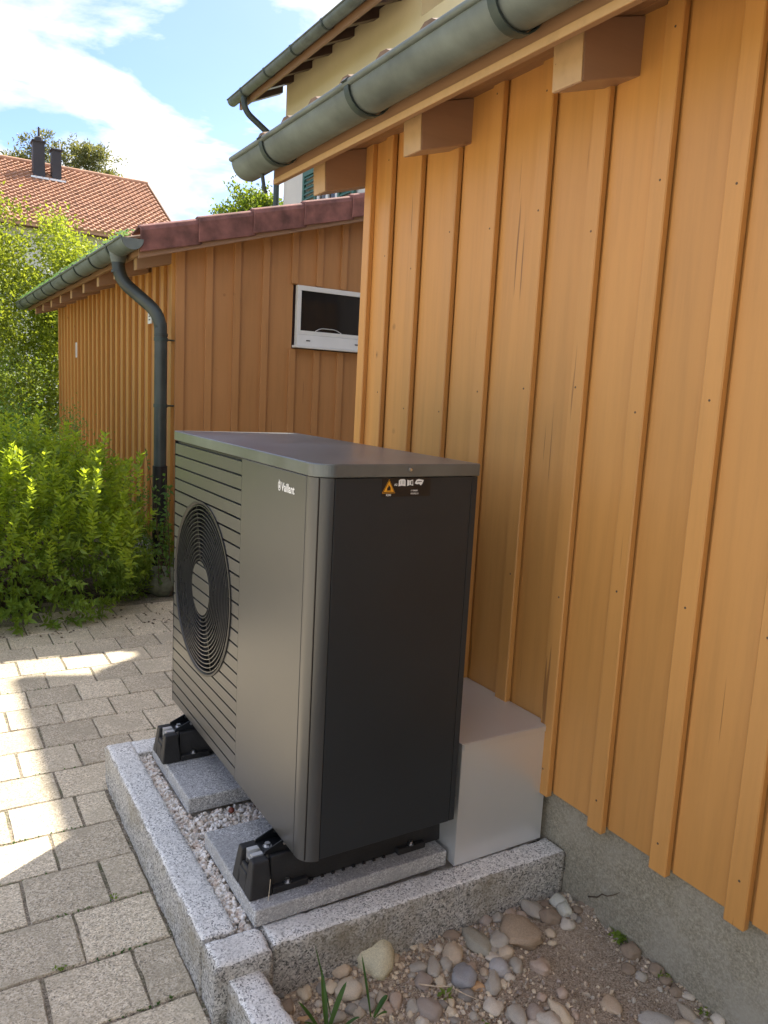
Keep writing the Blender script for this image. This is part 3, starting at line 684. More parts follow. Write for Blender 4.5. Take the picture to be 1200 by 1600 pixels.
# bargeboard on the front verge
MB().hexa([(0.50, 3.680, zroof(.5)-0.085), (3.3, 3.680, zroof(3.3)-0.085), (3.3, 3.702, zroof(3.3)-0.085), (.50, 3.702, zroof(.5)-0.085),
           (0.50, 3.680, zroof(.5)+0.03), (3.3, 3.680, zroof(3.3)+0.03), (3.3, 3.702, zroof(3.3)+0.03), (.50, 3.702, zroof(.5)+0.03)]).build('bargeboard', M['wood_x'], gar, bevel=0.002)
def verge_tile_mesh():
    l = 0.405; mb = MB(); s = SL-0.035
    o = 0.0
    # side apron (trapezoid) then bent top
    def sec(x, push):
        z = x*s
        return [(x, -0.012-push, z-0.075), (x, -0.020-push, z+0.055), (x, -0.008-push, z+0.085), (x, 0.03, z+0.098), (x, 0.10, z+0.085), (x, 0.20, z+0.07),
                (x, 0.20, z+0.055), (x, 0.10, z+0.070), (x, 0.03, z+0.082), (x, 0.004-push, z+0.07), (x, -0.006-push, z+0.05), (x, 0.0-push, z-0.075)]
    A = sec(0, 0.020); B = sec(l, 0.0); n = len(A); mb.v = A+B
    mb.f = [tuple(range(n))[::-1], tuple(range(n, 2*n))]+[(i, (i+1) % n, n+(i+1) % n, n+i) for i in range(n)]
    me = bpy.data.meshes.new('verge_tile'); me.from_pydata(mb.v, [], mb.f); me.materials.append(M['tile_verge']); me.update(); return me
vt = verge_tile_mesh(); x = 0.500
while x < 3.2:
    o = link('verge_tile', vt, gar, (x, 3.675, zroof(x)+0.025), (0, 0, 0)); addbevel(o, 0.006, 2); x += 0.3765
gg = gutter_parts(gar, 3.62, 9.42, 0.447, 2.005, 0.070, [4.05+0.62*i for i in range(9)], M['copper'], ycaps=(9.418, 3.622))
y = 3.92
while y < 9.3:
    link('roof_tile', tmesh, gar, (0.440, y, 2.022)); y += 0.23
rest = MB(); tile_rows(rest, 0.79, 7, 9.35, 3.9, 2.022+0.35*SL+0.008)
tag(rest.build('upper_roof_tiles', M['tile_old'], gar), kind='stuff')
# moss on the eave tiles
mm = MB(); rm = random.Random(4)
for i in range(900):
    y = rm.uniform(3.75, 9.2); x = rm.uniform(0.40, 0.52); z = 2.06+(x-.44)*SL+rm.uniform(0, .012); s_ = rm.uniform(.004, .014)
    n = len(mm.v); mm.v += [(x-s_, y-s_, z), (x+s_, y-s_*.5, z+s_*.4), (x, y+s_, z), (x, y, z+s_*1.2)]; mm.f += [(n, n+1, n+3), (n+1, n+2, n+3), (n+2, n, n+3)]
tag(mm.build('roof_moss', M['leaf_mid'], gar), kind='stuff')
# window
wf = MB(); ym = GY0-0.040
for a in ((wx0, wx1, wz1-0.035, wz1), (wx0, wx0+0.032, wz0+0.115, wz1-0.035), (wx1-0.032, wx1, wz0+0.115, wz1-0.035), (wx0, wx1, wz0+0.085, wz0+0.115)):
    wf.box(a[0], a[1], ym, GY0-0.001, a[2], a[3])
win = wf.build('window', M['white'], gar, bevel=0.002)
MB().box(wx0+0.0325, wx1-0.0325, ym+0.014, ym+0.018, wz0+0.1155, wz1-0.0355).build('pane', M['glass'], win)
MB().hexa([(wx0, ym-0.022, wz0+.004), (wx1, ym-0.022, wz0+.004), (wx1, GY0-.001, wz0+.004), (wx0, GY0-.001, wz0+.004),
           (wx0, ym-0.004, wz0+0.084), (wx1, ym-0.004, wz0+0.084), (wx1, GY0-.001, wz0+0.084), (wx0, GY0-.001, wz0+0.084)]).build('lower_panel', M['white'], win, bevel=0.0015)
MB().box(wx0-0.018, wx1+0.018, ym-0.032, GY0-.001, wz0-.014, wz0+.0035).build('sill', M['white'], win, bevel=0.0015)
for xx in (wx0+0.075, wx0+0.49): MB().box(xx, xx+0.03, ym-0.018, ym-0.012, wz0+0.038, wz0+0.046).build('drain_slot', M['black'], win)
MB().tube(arc_path([(wx0+.16, ym+.012, wz0+.118), (wx0+.20, ym+.011, wz0+.142), (wx0+.33, ym+.011, wz0+.142), (wx0+.38, ym+.012, wz0+.118)], .03), 0.003, 8).build('reflection_arc', M['alu'], win)  # pale arc modelled to imitate a reflection in the pane
# downpipe
dp = MB().tube(arc_path([(0.447, 4.02, 1.955), (0.447, 4.02, 1.80), (0.685, 3.86, 1.575), (0.690, 3.85, 1.42), (0.690, 3.85, -0.02)], 0.10, 8), 0.043, 20)
dpo = dp.build('downpipe', M['pipe'], gar, True)
MB().tube([(0.447, 4.02, 1.975), (0.447, 4.02, 1.90)], [0.062, 0.045], 20, False).build('outlet', M['copper'], dpo, True)
MB().tube([(0.447, 4.02, 1.85), (0.447, 4.02, 1.835)], 0.0455, 20).build('joint_ring', M['pipe'], dpo, True)
MB().tube([(0.690, 3.85, 1.45), (0.690, 3.85, 1.43)], 0.0455, 20).build('joint_ring', M['pipe'], dpo, True)
MB().tube([(0.690, 3.85, 0.55), (0.690, 3.85, -0.35)], 0.050, 20).build('standpipe', M['black'], dpo, True)
for z in (1.44-.03, 0.965):
    MB().tube([(0.690, 3.85, z-.012), (0.690, 3.85, z+.012)], 0.047, 20).build('pipe_clamp', M['copper_dark'], dpo, True)
    MB().tube([(0.735, 3.855, z), (0.79, 3.885, z)], 0.006, 8).build('clamp_rod', M['copper_dark'], dpo)
MB().box(0.765, 0.7735, 4.40, 4.50, 1.55, 1.66).build('name_plate', M['white'], gar, bevel=0.001)
for zz in (1.575, 1.60, 1.625): MB().box(0.7635, 0.7649, 4.43, 4.47, zz, zz+.008).build('plate_mark', M['black'], gar)
MB().box(0.766, 0.7735, 7.50, 7.56, 1.34, 1.50).build('socket_plate', M['white'], gar)

# ============================================================ YELLOW HOUSE
yh = thing('yellow_house', 'tall yellow rendered house with a green gutter high behind the wooden shed', 'house', (3.42, 8.2, -0.4))
uw = MB(); uw.box(3.42, 3.9, -9, 4.41, 4.0, 4.97); uw.box(3.42, 13.0, 4.4105, 5.0995, 4.0, 4.62); uw.box(3.42, 3.9, 5.10, 8.2, 4.0, 4.97); uw.box(3.9005, 13.0, 5.10, 8.2, 4.0, 4.62); uw.box(3.9005, 13.0, -9, 4.41, 4.0, 4.62); uw.build('upper_wall', M['yellow_wall'], yh)
MB().box(3.421, 12.99, -8.99, 8.199, -0.4, 3.999).build('lower_wall', M['pale_wall'], yh)
T30 = math.tan(R(28))
def hz(x): return 4.80+T30*(x-2.95)
def slabroof(name, x0, x1, y0, y1, mat, z0=0, t=0.10):
    MB().hexa([(x0, y0, hz(x0)+z0), (x1, y0, hz(x1)+z0), (x1, y1, hz(x1)+z0), (x0, y1, hz(x0)+z0), (x0, y0, hz(x0)+z0+t), (x1, y0, hz(x1)+z0+t), (x1, y1, hz(x1)+z0+t), (x0, y1, hz(x0)+z0+t)]).build(name, mat, yh)
slabroof('roof', 3.03, 8.2, -9.5, 4.42, M['tile']); slabroof('roof', 2.97, 8.2, 5.10, 8.70, M['tile']); slabroof('roof', 4.05, 8.2, 4.42, 5.10, M['tile'])  # out-of-view eave gap, shaped to let a strip of sun reach the paving
MB().hexa([(8.2, -9.5, hz(8.2)), (13.4, -9.5, 4.8), (13.4, 8.7, 4.8), (8.2, 8.7, hz(8.2)), (8.2, -9.5, hz(8.2)+.1), (13.4, -9.5, 4.9), (13.4, 8.7, 4.9), (8.2, 8.7, hz(8.2)+.1)]).build('roof', M['tile'], yh)
MB().prism([(3.6, 4.62), (12.8, 4.62), (8.2, hz(8.2)-.3)], 1, 5.2, 8.19).build('gable', M['yellow_wall'], yh)
y = 8.55
while y > 4.8:
    x0, x1 = 2.99, 3.5
    MB().hexa([(x0, y-.05, hz(x0)-.13), (x1, y-.05, hz(x1)-.16), (x1, y+.05, hz(x1)-.16), (x0, y+.05, hz(x0)-.13), (x0, y-.05, hz(x0)-.001), (x1, y-.05, hz(x1)-.001), (x1, y+.05, hz(x1)-.001), (x0, y+.05, hz(x0)-.001)]).build('rafter', M['wood_dark'], yh)
    y -= 0.52
slabroof('roof_sheathing', 2.99, 8.1, 5.12, 8.68, M['wood_dark'], -0.016, 0.012)
MB().box(2.985, 3.015, 5.1, 8.7, 4.66, 4.80).build('fascia', M['wood_h'], yh)
yg = gutter_parts(yh, 5.1, 8.78, 2.915, 4.77, 0.068, [8.3-0.75*i for i in range(5)], M['copper'], ycaps=(8.778,))
MB().tube(arc_path([(2.915, 8.35, 4.71), (2.915, 8.35, 4.55), (3.33, 8.27, 4.25), (3.345, 8.262, 4.1), (3.345, 8.262, -0.35)], 0.12, 6), 0.038, 14).build('downpipe', M['copper_dark'], yh, True)
for (ya, yb, s0, s1) in ((6.60, 7.12, 0, 0),):
    w_ = MB()
    for a in ((ya, yb, 3.66, 3.72), (ya, yb, 2.4, 2.46), (ya, ya+.05, 2.46, 3.66), (yb-.05, yb, 2.46, 3.66), ((ya+yb)/2-.03, (ya+yb)/2+.03, 2.46, 3.66)): w_.box(3.38, 3.4205, a[0], a[1], a[2], a[3])
    wo_ = w_.build('window', M['white'], yh)
    MB().box(3.40, 3.41, ya+.05, yb-.05, 2.46, 3.66).build('pane', M['glass'], wo_)
    for (sa, sb) in ((7.14, 7.52), (6.20, 6.58)):
        s_ = MB()
        for a in ((sa, sb, 3.66, 3.72), (sa, sb, 2.4, 2.46), (sa, sa+.05, 2.46, 3.66), (sb-.05, sb, 2.46, 3.66)): s_.box(3.37, 3.40, a[0], a[1], a[2], a[3])
        so2 = s_.build('shutter', M['shutter'], wo_)
        z = 2.48; sl_ = MB()
        while z < 3.64:
            sl_.hexa([(3.365, sa+.05, z), (3.372, sa+.05, z), (3.372, sb-.05, z), (3.365, sb-.05, z), (3.392, sa+.05, z+.045), (3.399, sa+.05, z+.045), (3.399, sb-.05, z+.045), (3.392, sb-.05, z+.045)]); z += .06
        sl_.build('shutter', M['shutter'], wo_)

# ============================================================ RED ROOFED HOUSE FAR BEHIND
rh = thing('red_roof_house', 'distant house with a steep sunlit terracotta tiled roof and two dark chimneys', 'house', (2, 34, -0.4))
RX0, RX1, RY, RZ = -10.0, 8.17, 34.1, 9.5
T3 = math.tan(R(30)); run = 5.6
MB().box(RX0+.5, RX1-.4, RY-4.9, RY+4.9, -0.4, 6.2).build('wall', M['pale_wall'], rh)
MB().prism([(RY-4.9, 6.2), (RY+4.9, 6.2), (RY, 6.2+4.9*T3)], 0, RX0+.5, RX1-.4).build('gable', M['pale_wall'], rh)
roof = MB().hexa([(RX0, RY-run, RZ-run*T3-.1), (RX1, RY-run, RZ-run*T3-.1), (RX1, RY, RZ-.1), (RX0, RY, RZ-.1), (RX0, RY-run, RZ-run*T3-.02), (RX1, RY-run, RZ-run*T3-.02), (RX1, RY, RZ-.02), (RX0, RY, RZ-.02)]).build('roof', M['tile'], rh)
MB().hexa([(RX0, RY, RZ-.1), (RX1, RY, RZ-.1), (RX1, RY+run, RZ-run*T3-.1), (RX0, RY+run, RZ-run*T3-.1), (RX0, RY, RZ-.02), (RX1, RY, RZ-.02), (RX1, RY+run, RZ-run*T3-.02), (RX0, RY+run, RZ-run*T3-.02)]).build('rear_roof', M['tile'], rh)
tv_, tf_ = [], []
prof = [(0, .0), (.25, .0), (.45, .012), (.62, .055), (.85, .06), (1.0, .015)]
W_, Lr = 0.235, 0.335; rr_ = random.Random(2); ncol = int((RX1-RX0)/W_); nrow = int(run/math.cos(R(30))/Lr)
cs, sn = math.cos(R(30)), math.sin(R(30))
for i in range(ncol):
    for j in range(nrow):
        x0 = RX0+i*W_+rr_.uniform(-.004, .004); s0 = j*Lr; s1 = s0+Lr*1.12; lift0, lift1 = 0.075+rr_.uniform(-.008, .008), 0.0
        n = len(tv_)
        for (s_, lf, thick) in ((s0, lift0, 0), (s1, lift1, 0), (s0, 0.0, 1)):
            for px_, pz_ in prof:
                h_ = (pz_ if not thick else 0)+lf
                tv_.append((x0+px_*W_*1.02, RY-run+s_*cs-h_*sn, RZ-run*T3-.02+s_*sn+h_*cs))
        k = len(prof)
        for q in range(k-1): tf_.append((n+q, n+q+1, n+k+q+1, n+k+q)); tf_.append((n+q, n+2*k+q, n+2*k+q+1, n+q+1))
tag(finish('roof_tiles', tv_, tf_, M['tile'], rh), kind='stuff')
MB().tube([(RX0, RY, RZ+.03), (RX1+.03, RY, RZ+.03)], 0.11, 10).build('ridge', M['tile'], rh, True)
MB().hexa([(RX1, RY-run, RZ-run*T3-.15), (RX1+.05, RY-run, RZ-run*T3-.15), (RX1+.05, RY, RZ-.15), (RX1, RY, RZ-.15), (RX1, RY-run, RZ-run*T3+.08), (RX1+.05, RY-run, RZ-run*T3+.08), (RX1+.05, RY, RZ+.08), (RX1, RY, RZ+.08)]).build('verge_board', M['tile_old'], rh)
for cx, w_, zt in ((3.72, 0.42, 10.05), (4.36, 0.34, 9.85)):
    c_ = MB().box(cx-w_/2, cx+w_/2, 32.75, 33.25, 8.2, zt).build('chimney', M['chimney'], rh)
    MB().box(cx-w_/2-.04, cx+w_/2+.04, 32.70, 33.30, zt, zt+.05).build('cap', M['chimney'], c_)
    MB().box(cx-w_/2-.12, cx+w_/2+.12, 32.5, 33.0, 8.65, 8.72).build('flashing', M['alu'], c_)
MB().tube([(3.75, 33.0, 10.1), (3.75, 33.0, 10.25), (3.75, 33.0, 10.3), (3.75, 33.0, 10.65)], [.17, .15, .05, .03], 10).build('chimney_pot', M['chimney'], rh)
MB().tube([(4.55, 33.2, 8.9), (4.55, 33.2, 10.25)], .03, 8).build('vent_pipe', M['alu'], rh)
# unseen block added behind the viewpoint, dims the faces turned toward it
yw = thing('added_rear_block', 'low grey unseen block added behind the viewpoint to dim faces turned toward it', 'house', (-1, -5.2, -0.4))
MB().box(-4.5, 3.40, -9.0, -4.6, -0.4, 3.1).build('wall', M['rear_block_wall'], yw)
MB().hexa([(-5.0, -9.5, 3.1), (3.4, -9.5, 3.1), (3.4, -4.2, 3.1), (-5.0, -4.2, 3.1), (-5.0, -7.3, 4.2), (3.4, -7.3, 4.2), (3.4, -6.3, 4.2), (-5.0, -6.3, 4.2)]).build('roof', M['tile'], yw)
wq = MB().box(-1.6, -0.4, -4.62, -4.585, 0.9, 2.2).build('window', M['white'], yw); MB().box(-1.5, -0.5, -4.583, -4.58, 1.0, 2.1).build('pane', M['glass'], wq)
# ============================================================ GRANITE EDGING
GM = [M['granite_top'], M['granite_side']]
KL = dict(group='granite kerb stones framing the gravel bed')
o = link('kerb_stone', rough_block('kerb_stone', 1.115, 0.090, 0.24, 0.012, GM, 0.007, seed=1), None, (-0.137, 0.058, -0.160), (0, 0, R(90)-0.010))
tag(o, 'long granite kerb stone on the paving side, below the fan side', 'kerb stone', **KL)
o = link('kerb_stone', rough_block('kerb_stone', 0.138, 0.095, 0.24, 0.012, GM, 0.005, seed=2), None, (-0.226, -0.042, -0.160), (0, 0, -0.02))
tag(o, 'short square granite corner block between the long kerb stones', 'kerb stone', **KL)
o = link('kerb_stone', rough_block('kerb_stone', 0.905, 0.082, 0.26, 0.012, GM, 0.008, seed=3), None, (-0.083, -0.030, -0.160), (0, 0, -0.028))
tag(o, 'long granite kerb stone in front of the pebbly soil, ending at the concrete plinth', 'kerb stone', **KL)
o = link('kerb_stone', rough_block('kerb_stone', 0.94, 0.11, 0.24, 0.016, GM, 0.006, seed=4), None, (-0.133, 1.062, -0.161), (0, 0, 0.0))
tag(o, 'granite kerb stone at the far end of the gravel bed, mostly behind the rubber foot', 'kerb stone', **KL)
o = link('kerb_stone', rough_block('kerb_stone', 1.0, 0.085, 0.24, 0.013, GM, 0.006, seed=5), None, (-0.100, -1.012, -0.200), (0, 0, R(90)+0.012))
tag(o, 'lower granite kerb stone cut by the bottom edge, between paving and pebbly soil', 'kerb stone', **KL)

# ============================================================ SLABS
def slab(x0, x1, y0, y1, z1, t, label):
    o = MB().box(x0, x1, y0, y1, z1-t, z1).build('concrete_slab', M['slab'], bevel=0.004); return tag(o, label, 'slab', 'grey concrete slabs under the rubber feet')
slab(-0.098, 0.469, 0.048, 0.428, -0.120, 0.045, 'grey concrete slab under the near rubber foot')
slab(-0.086, 0.415, 0.618, 0.850, -0.120, 0.050, 'grey concrete slab in front of the far rubber foot')
slab(-0.086, 0.415, 0.853, 1.038, -0.121, 0.050, 'grey concrete slab under the far rubber foot')

# ============================================================ GRAVEL
gb = finish('gravel_base', [(-0.14, 0.04, -0.192), (0.82, 0.06, -0.192), (0.82, 1.06, -0.192), (-0.14, 1.07, -0.192)], [(0, 1, 2, 3)], M['white_stone']); gb['kind'] = 'structure'
protos = [stone_mesh('chip', 1, 0.28, i, 0.9, 0.8) for i in range(8)]
PV = [(np.array([v.co[:] for v in m_.vertices]), [tuple(p.vertices) for p in m_.polygons]) for m_ in protos]
rg = random.Random(11)
def scatter(name, mat, n, pos, size, kind='stuff', mats=None):
    V, F, MI = [], [], []
    off = 0
    for i in range(n):
        p = pos()
        if p is None: continue
        s_ = size(); pv, pf = rg.choice(PV); sc = np.array([s_*rg.uniform(.8, 1.3), s_*rg.uniform(.8, 1.2), s_*rg.uniform(.6, .95)])
        rot = np.array(Matrix.Rotation(rg.uniform(0, 6.3), 3, Vector((rg.uniform(-1, 1), rg.uniform(-1, 1), rg.uniform(-1, 1))).normalized()))
        q = (pv*sc)@rot.T+np.array(p); V.append(q); F += [tuple(a+off for a in f_) for f_ in pf]; MI += [rg.randrange(len(mats)) if mats else 0]*len(pf); off += len(pv)
    me = bpy.data.meshes.new(name); me.from_pydata(np.concatenate(V).tolist(), [], F)
    for m_ in (mats or [mat]): me.materials.append(m_)
    me.polygons.foreach_set('material_index', MI); me.update()
    o = bpy.data.objects.new(name, me); COL.objects.link(o); o['kind'] = kind; return o
M['white_stone2'] = speckle('cream_crushed_stone_pink', [(0.0, (0.52, 0.42, 0.35)), (0.5, (0.70, 0.60, 0.51)), (0.9, (0.80, 0.72, 0.65))], 70, 0.85, 0.4, 0.001, 0)
M['white_stone3'] = speckle('cream_crushed_stone_light', [(0.0, (0.74, 0.70, 0.63)), (0.5, (0.85, 0.82, 0.77)), (0.9, (0.90, 0.88, 0.85))], 70, 0.85, 0.4, 0.001, 0)
def gpos():
    x = rg.uniform(-0.138, 0.30); y = rg.uniform(0.05, 1.065)
    if 0.04 < y < 0.432 and x > -0.101: return None
    if 0.614 < y and x > -0.090: return None
    return (x, y, -0.184+rg.uniform(-0.004, 0.012))
def gpos2():
    y = rg.uniform(0.10, 1.02); return (rg.uniform(-0.137, -0.092), y, -0.178+rg.uniform(-0.006, 0.008))
scatter('white_gravel', None, 6500, gpos, lambda: rg.uniform(.009, .019), mats=[M['white_stone'], M['white_stone2'], M['white_stone3']])
scatter('white_gravel', None, 900, gpos2, lambda: rg.uniform(.008, .016), mats=[M['white_stone'], M['white_stone2'], M['white_stone3']])
# small nut on the gravel
nm = stone_mesh('nut', 2, 0.08, 3); nm.materials.append(M['nut'])
o = link('nut', nm, None, (0.035, 0.575, -0.163)); o.scale = (.019, .022, .018)
tag(o, 'small red-brown nut lying on the white gravel between the two slabs', 'nut')

# ============================================================ STONES ON THE SOIL
SM = {}
for k in range(9): SM[k] = stone_mesh('river_stone', 3, 0.19+0.05*(k % 3), 30+k, 0.16)
SA = {k: stone_mesh('rough_stone', 3, 0.20, 50+k, 0.42) for k in range(4)}
GROUPTXT = dict(grey='small grey river pebble lying on the soil bed', mauve='small mauve-grey river pebble under the kerb', pink='small pinkish river pebble on the soil bed', tan='small tan river pebble on the soil bed',
    pale='small pale river pebble on the soil bed', cream='small cream river pebble on the soil bed', slate='small dark slate pebble on the soil bed', earth='crumbly brown soil clod among the pebbles', greytan='small grey-tan pebble among the gravel at the left of the soil bed')
rs_ = random.Random(9)
NOUN = dict(earth='crumbly brown soil clod', greytan='small grey-tan pebble', slate='small dark slate pebble', pale='small pale pebble', cream='small cream pebble', grey='small grey pebble', mauve='small mauve-grey pebble', pink='small pinkish pebble', tan='small tan pebble')
SHORT = {0: 'the large flat brown stone', 1: 'the long grey-green stone', 2: 'the blue-grey cobble', 3: 'the buff angular stone', 4: 'the upright grey oval stone', 5: 'the whitest lump', 7: 'the pale round stone under the white lumps', 8: 'the lone pinkish tan cobble',
         9: 'the pale blue-grey oval cobble', 10: 'the grey triangular stone', 11: 'the orange pebble', 12: 'the sharp slate stone', 13: 'the round cream pebble', 14: 'the left cobble of the bottom row', 15: 'the mauve round cobble of the bottom row', 16: 'the tall cream oval cobble', 19: 'the mottled mauve-grey oval cobble',
         20: 'the upright grey oval pebble', 22: 'the round mauve-grey pebble'}
for i, q in enumerate(PEBBLES):
    if q[6] and q[6].startswith('big rough cream'): SHORT[i] = 'the big rough cream boulder'
    if q[6] and q[6].startswith('smooth cream cobble'): SHORT[i] = 'the smooth cream cobble at the left'
    if q[6] and q[6].startswith('mottled pink'): SHORT[i] = 'the mottled pink stone'
    if q[6] and q[6].startswith('orange-brown'): SHORT[i] = 'the orange-brown pebble by the grass'
    if q[6] and q[6].startswith('flat pale slate-grey slab'): SHORT[i] = 'the flat slate-grey slab'
AUTOLAB = {}; used = set()
for i, q in enumerate(PEBBLES):
    if q[6]: continue
    near = sorted(SHORT, key=lambda j: (PEBBLES[j][0]-q[0])**2+(PEBBLES[j][1]-q[1])**2)
    for far in range(4):
        j = near[far]; v = Vector((q[0]-PEBBLES[j][0], q[1]-PEBBLES[j][1], 0)); a = v.x*math.cos(0.549)-v.y*math.sin(0.549); b_ = v.x*math.sin(0.549)+v.y*math.cos(0.549)
        dr = ('right of' if a > 0 else 'left of') if abs(a) > 1.8*abs(b_) else ('above' if b_ > 0 else 'below') if abs(b_) > 1.8*abs(a) else (('above and ' if b_ > 0 else 'below and ')+('right of' if a > 0 else 'left of'))
        t = '%s %s %s' % (NOUN[q[5]], dr, SHORT[j])
        if t not in used: break
    used.add(t); AUTOLAB[i] = t
for i, (x, y, w_, h_, ang, colr, lab) in enumerate(PEBBLES):
    big = max(w_, h_)
    rough_ = colr in ('creamrough', 'tan' if i % 2 else 'creamrough', 'white', 'earth', 'brown', 'tan2', 'slateflat')
    src = SA[i % 4] if rough_ else SM[i % 9]
    me = src.copy(); me.materials.clear(); me.materials.append(stone_mat(colr))
    fl = {'brown': 0.42, 'slateflat': 0.35, 'creamrough': 0.85, 'tan2': .4}.get(colr, 0.62)
    th = min(w_, h_)*fl*(1.0 if big < .09 else .95)
    if i == 0:     # the flat brown stone: pointed towards its right end
        for v in me.vertices:
            v.co.y *= 1-0.75*max(0, v.co.x-0.05); v.co.y -= 0.35*max(0, v.co.x-.05)
    if lab and 'triangular' in lab:
        for v in me.vertices: v.co.x *= 0.75-0.8*v.co.y
    o = link('clod' if colr == 'earth' else 'stone', me, None, (x, y, soil_h(x, y)+th*0.20), (rs_.uniform(-.12, .12), rs_.uniform(-.12, .12), R(-31.5+ang)))
    o.scale = (w_*1.02, h_*0.98, th)
    lab2 = lab or AUTOLAB[i]
    tag(o, lab2, 'clod' if colr == 'earth' else ('boulder' if colr == 'creamrough' else 'stone'), 'stones and clods lying on the soil bed')
def left_dense(x, y): return max(0.0, min(1.0, 1.1-((x+0.05)*1.3+(-y-0.1)*0.9)*1.2))
def spos():
    x = rg.uniform(-0.09, 0.83); y = rg.uniform(-0.95, 0.0-0.052*(x))-0.005
    if y > -0.01-0.055*(x+.05): return None
    dl = math.exp(-((x-0.10)/0.34)**2)*1.7+math.exp(-((x-0.82)/0.05)**2)*0.9+math.exp(-((y+0.03+.055*x)/0.05)**2)*0.5+0.05
    if rg.random() > dl: return None
    return (x, y, soil_h(x, y)+rg.uniform(0, .003))
scatter('fine_gravel', None, 15000, spos, lambda: 0.003+0.014*rg.random()**3, mats=[stone_mat('grey'), stone_mat('tan'), stone_mat('earth'), stone_mat('mauve'), stone_mat('cream'), stone_mat('greytan')])
def cpos():
    x = rg.uniform(-0.09, 0.83); y = rg.uniform(-0.95, -0.02)
    if y > -0.02-0.055*(x+.05): return None
    return (x, y, soil_h(x, y))
scatter('soil_crumbs', None, 3200, cpos, lambda: rg.uniform(.002, .007), mats=[stone_mat('earth'), M['soil']])
def kpos():
    y = rg.uniform(-1.0, 1.1); return (-0.231+rg.uniform(-.006, .004), y, GZ-0.003)
scatter('joint_debris', None, 500, kpos, lambda: rg.uniform(.002, .006), mats=[stone_mat('earth'), stone_mat('grey')])
def jpos():
    x = rg.uniform(-0.9, 0.7); k = rg.randrange(-3, 15)
    if x > -.2 and k < 5: x = rg.uniform(-.9, -.22)
    return (x, 0.077+PITCH*k+rg.uniform(-.004, .004), GZ-0.004)
scatter('joint_grit', None, 2600, jpos, lambda: rg.uniform(.002, .005), mats=[stone_mat('earth'), stone_mat('greytan'), M['joint']])

# ============================================================ HEAT PUMP
hp = thing('heat_pump', 'anthracite outdoor heat pump with round fan grille, standing on two rubber feet', 'heat pump', (0.0, 0.0, 0.0))
H = 0.965; W = 1.10; D = 0.45; LZ = 0.934
PF, PDk = M['paint_front'], M['paint_dark']
MB().box(0.075, 0.44, 0.012, 1.09, 0.004, LZ-.002).build('casing', M['black'], hp)
MB().box(0.010, 0.075, 0.012, 0.50, 0.004, LZ-.002).build('casing_front', M['black'], hp)
# louvre slats, pierced by the fan opening
YA, YB, FC, FZ, FR = 0.463, 1.093, 0.798, 0.487, 0.277
zs = [0.9285-0.0405*k for k in range(0, 23)]
def slat(z0, z1, name='louvre_slat'):
    n = 6
    def strip(ya_f, yb_f):
        mb = MB()
        for i in range(n+1):
            z = z0+(z1-z0)*i/n
            a, b_ = ya_f(z), yb_f(z)
            for x in (0.0, 0.008): mb.v += [(x, a, z), (x, b_, z)]
        for i in range(n):
            o = 4*i
            mb.f += [(o, o+1, o+5, o+4), (o+2, o+6, o+7, o+3), (o, o+4, o+6, o+2), (o+1, o+3, o+7, o+5)]
        mb.f += [(0, 2, 3, 1), (4*n, 4*n+1, 4*n+3, 4*n+2)]
        mb.build(name, PF, hp)
    hit = (z0 < FZ+FR and z1 > FZ-FR)
    if not hit: strip(lambda z: YA, lambda z: YB)
    else:
        def hc(z): return math.sqrt(max(0, FR**2-(z-FZ)**2))
        strip(lambda z: YA, lambda z: FC-hc(z)); strip(lambda z: FC+hc(z), lambda z: YB)
G = 0.0055
slat_edges = [LZ-0.001]+zs
for k in range(len(zs)):
    z1 = zs[k]-G if k >= 0 else 0
    z0 = zs[k+1] if k+1 < len(zs) else 0.004
    if z1-z0 > 0.005: slat(z0, z1)
back = MB(); back.box(0.0085, 0.0105, YA, YB, FZ+FR+.002, LZ-.003); back.box(0.0085, 0.0105, YA, YB, 0.004, FZ-FR-.002)
back.box(.0085, .0105, YA, FC-FR-.002, FZ-FR, FZ+FR); back.box(.0085, .0105, FC+FR+.002, YB, FZ-FR, FZ+FR); back.build('louvre_backing', M['black'], hp)
MB().box(0.0, 0.0075, YB+.001, 1.0995, 0.002, LZ-.002).build('edge_trim', PF, hp)
MB().box(0.0, 0.076, 1.0935, 1.0995, 0.002, LZ-.002).build('far_side_return', PDk, hp)
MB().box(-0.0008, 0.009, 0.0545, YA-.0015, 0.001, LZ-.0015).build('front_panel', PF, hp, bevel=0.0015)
# corner trim
rc = 0.043; prof = [(0.0, 0.0525), (0.0, 0.047)]+[(rc-rc*math.cos(t), rc-rc*math.sin(t)) for t in [math.pi/2*i/12 for i in range(13)]]
prof = [(0.0, 0.0525)]+[(rc-rc*math.cos(math.pi/2*i/12), rc-rc*math.sin(math.pi/2*i/12)) for i in range(13)]
prof += [(0.0435, 0.010), (0.010, 0.0525)]
MB().prism(prof, 2, 0.0, LZ-.0015).build('corner_trim', M['paint_front'], hp, True)
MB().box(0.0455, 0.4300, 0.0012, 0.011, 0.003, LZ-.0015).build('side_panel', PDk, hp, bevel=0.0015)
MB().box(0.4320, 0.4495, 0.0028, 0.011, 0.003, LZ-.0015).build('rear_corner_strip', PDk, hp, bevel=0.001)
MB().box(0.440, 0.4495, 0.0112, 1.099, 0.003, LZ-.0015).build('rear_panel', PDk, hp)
MB().box(0.449, 0.462, 0.03, 0.05, 0.18, 0.86).build('rear_grille_edge', M['black'], hp)
MB().box(0.03, 0.43, 0.02, 1.08, -0.010, 0.0025).build('base_pan', M['black'], hp)
MB().tube([(0.465, 0.035, 0.05), (0.459, 0.030, 0.05)], 0.010, 10).build('pipe_stub', M['steel'], hp)
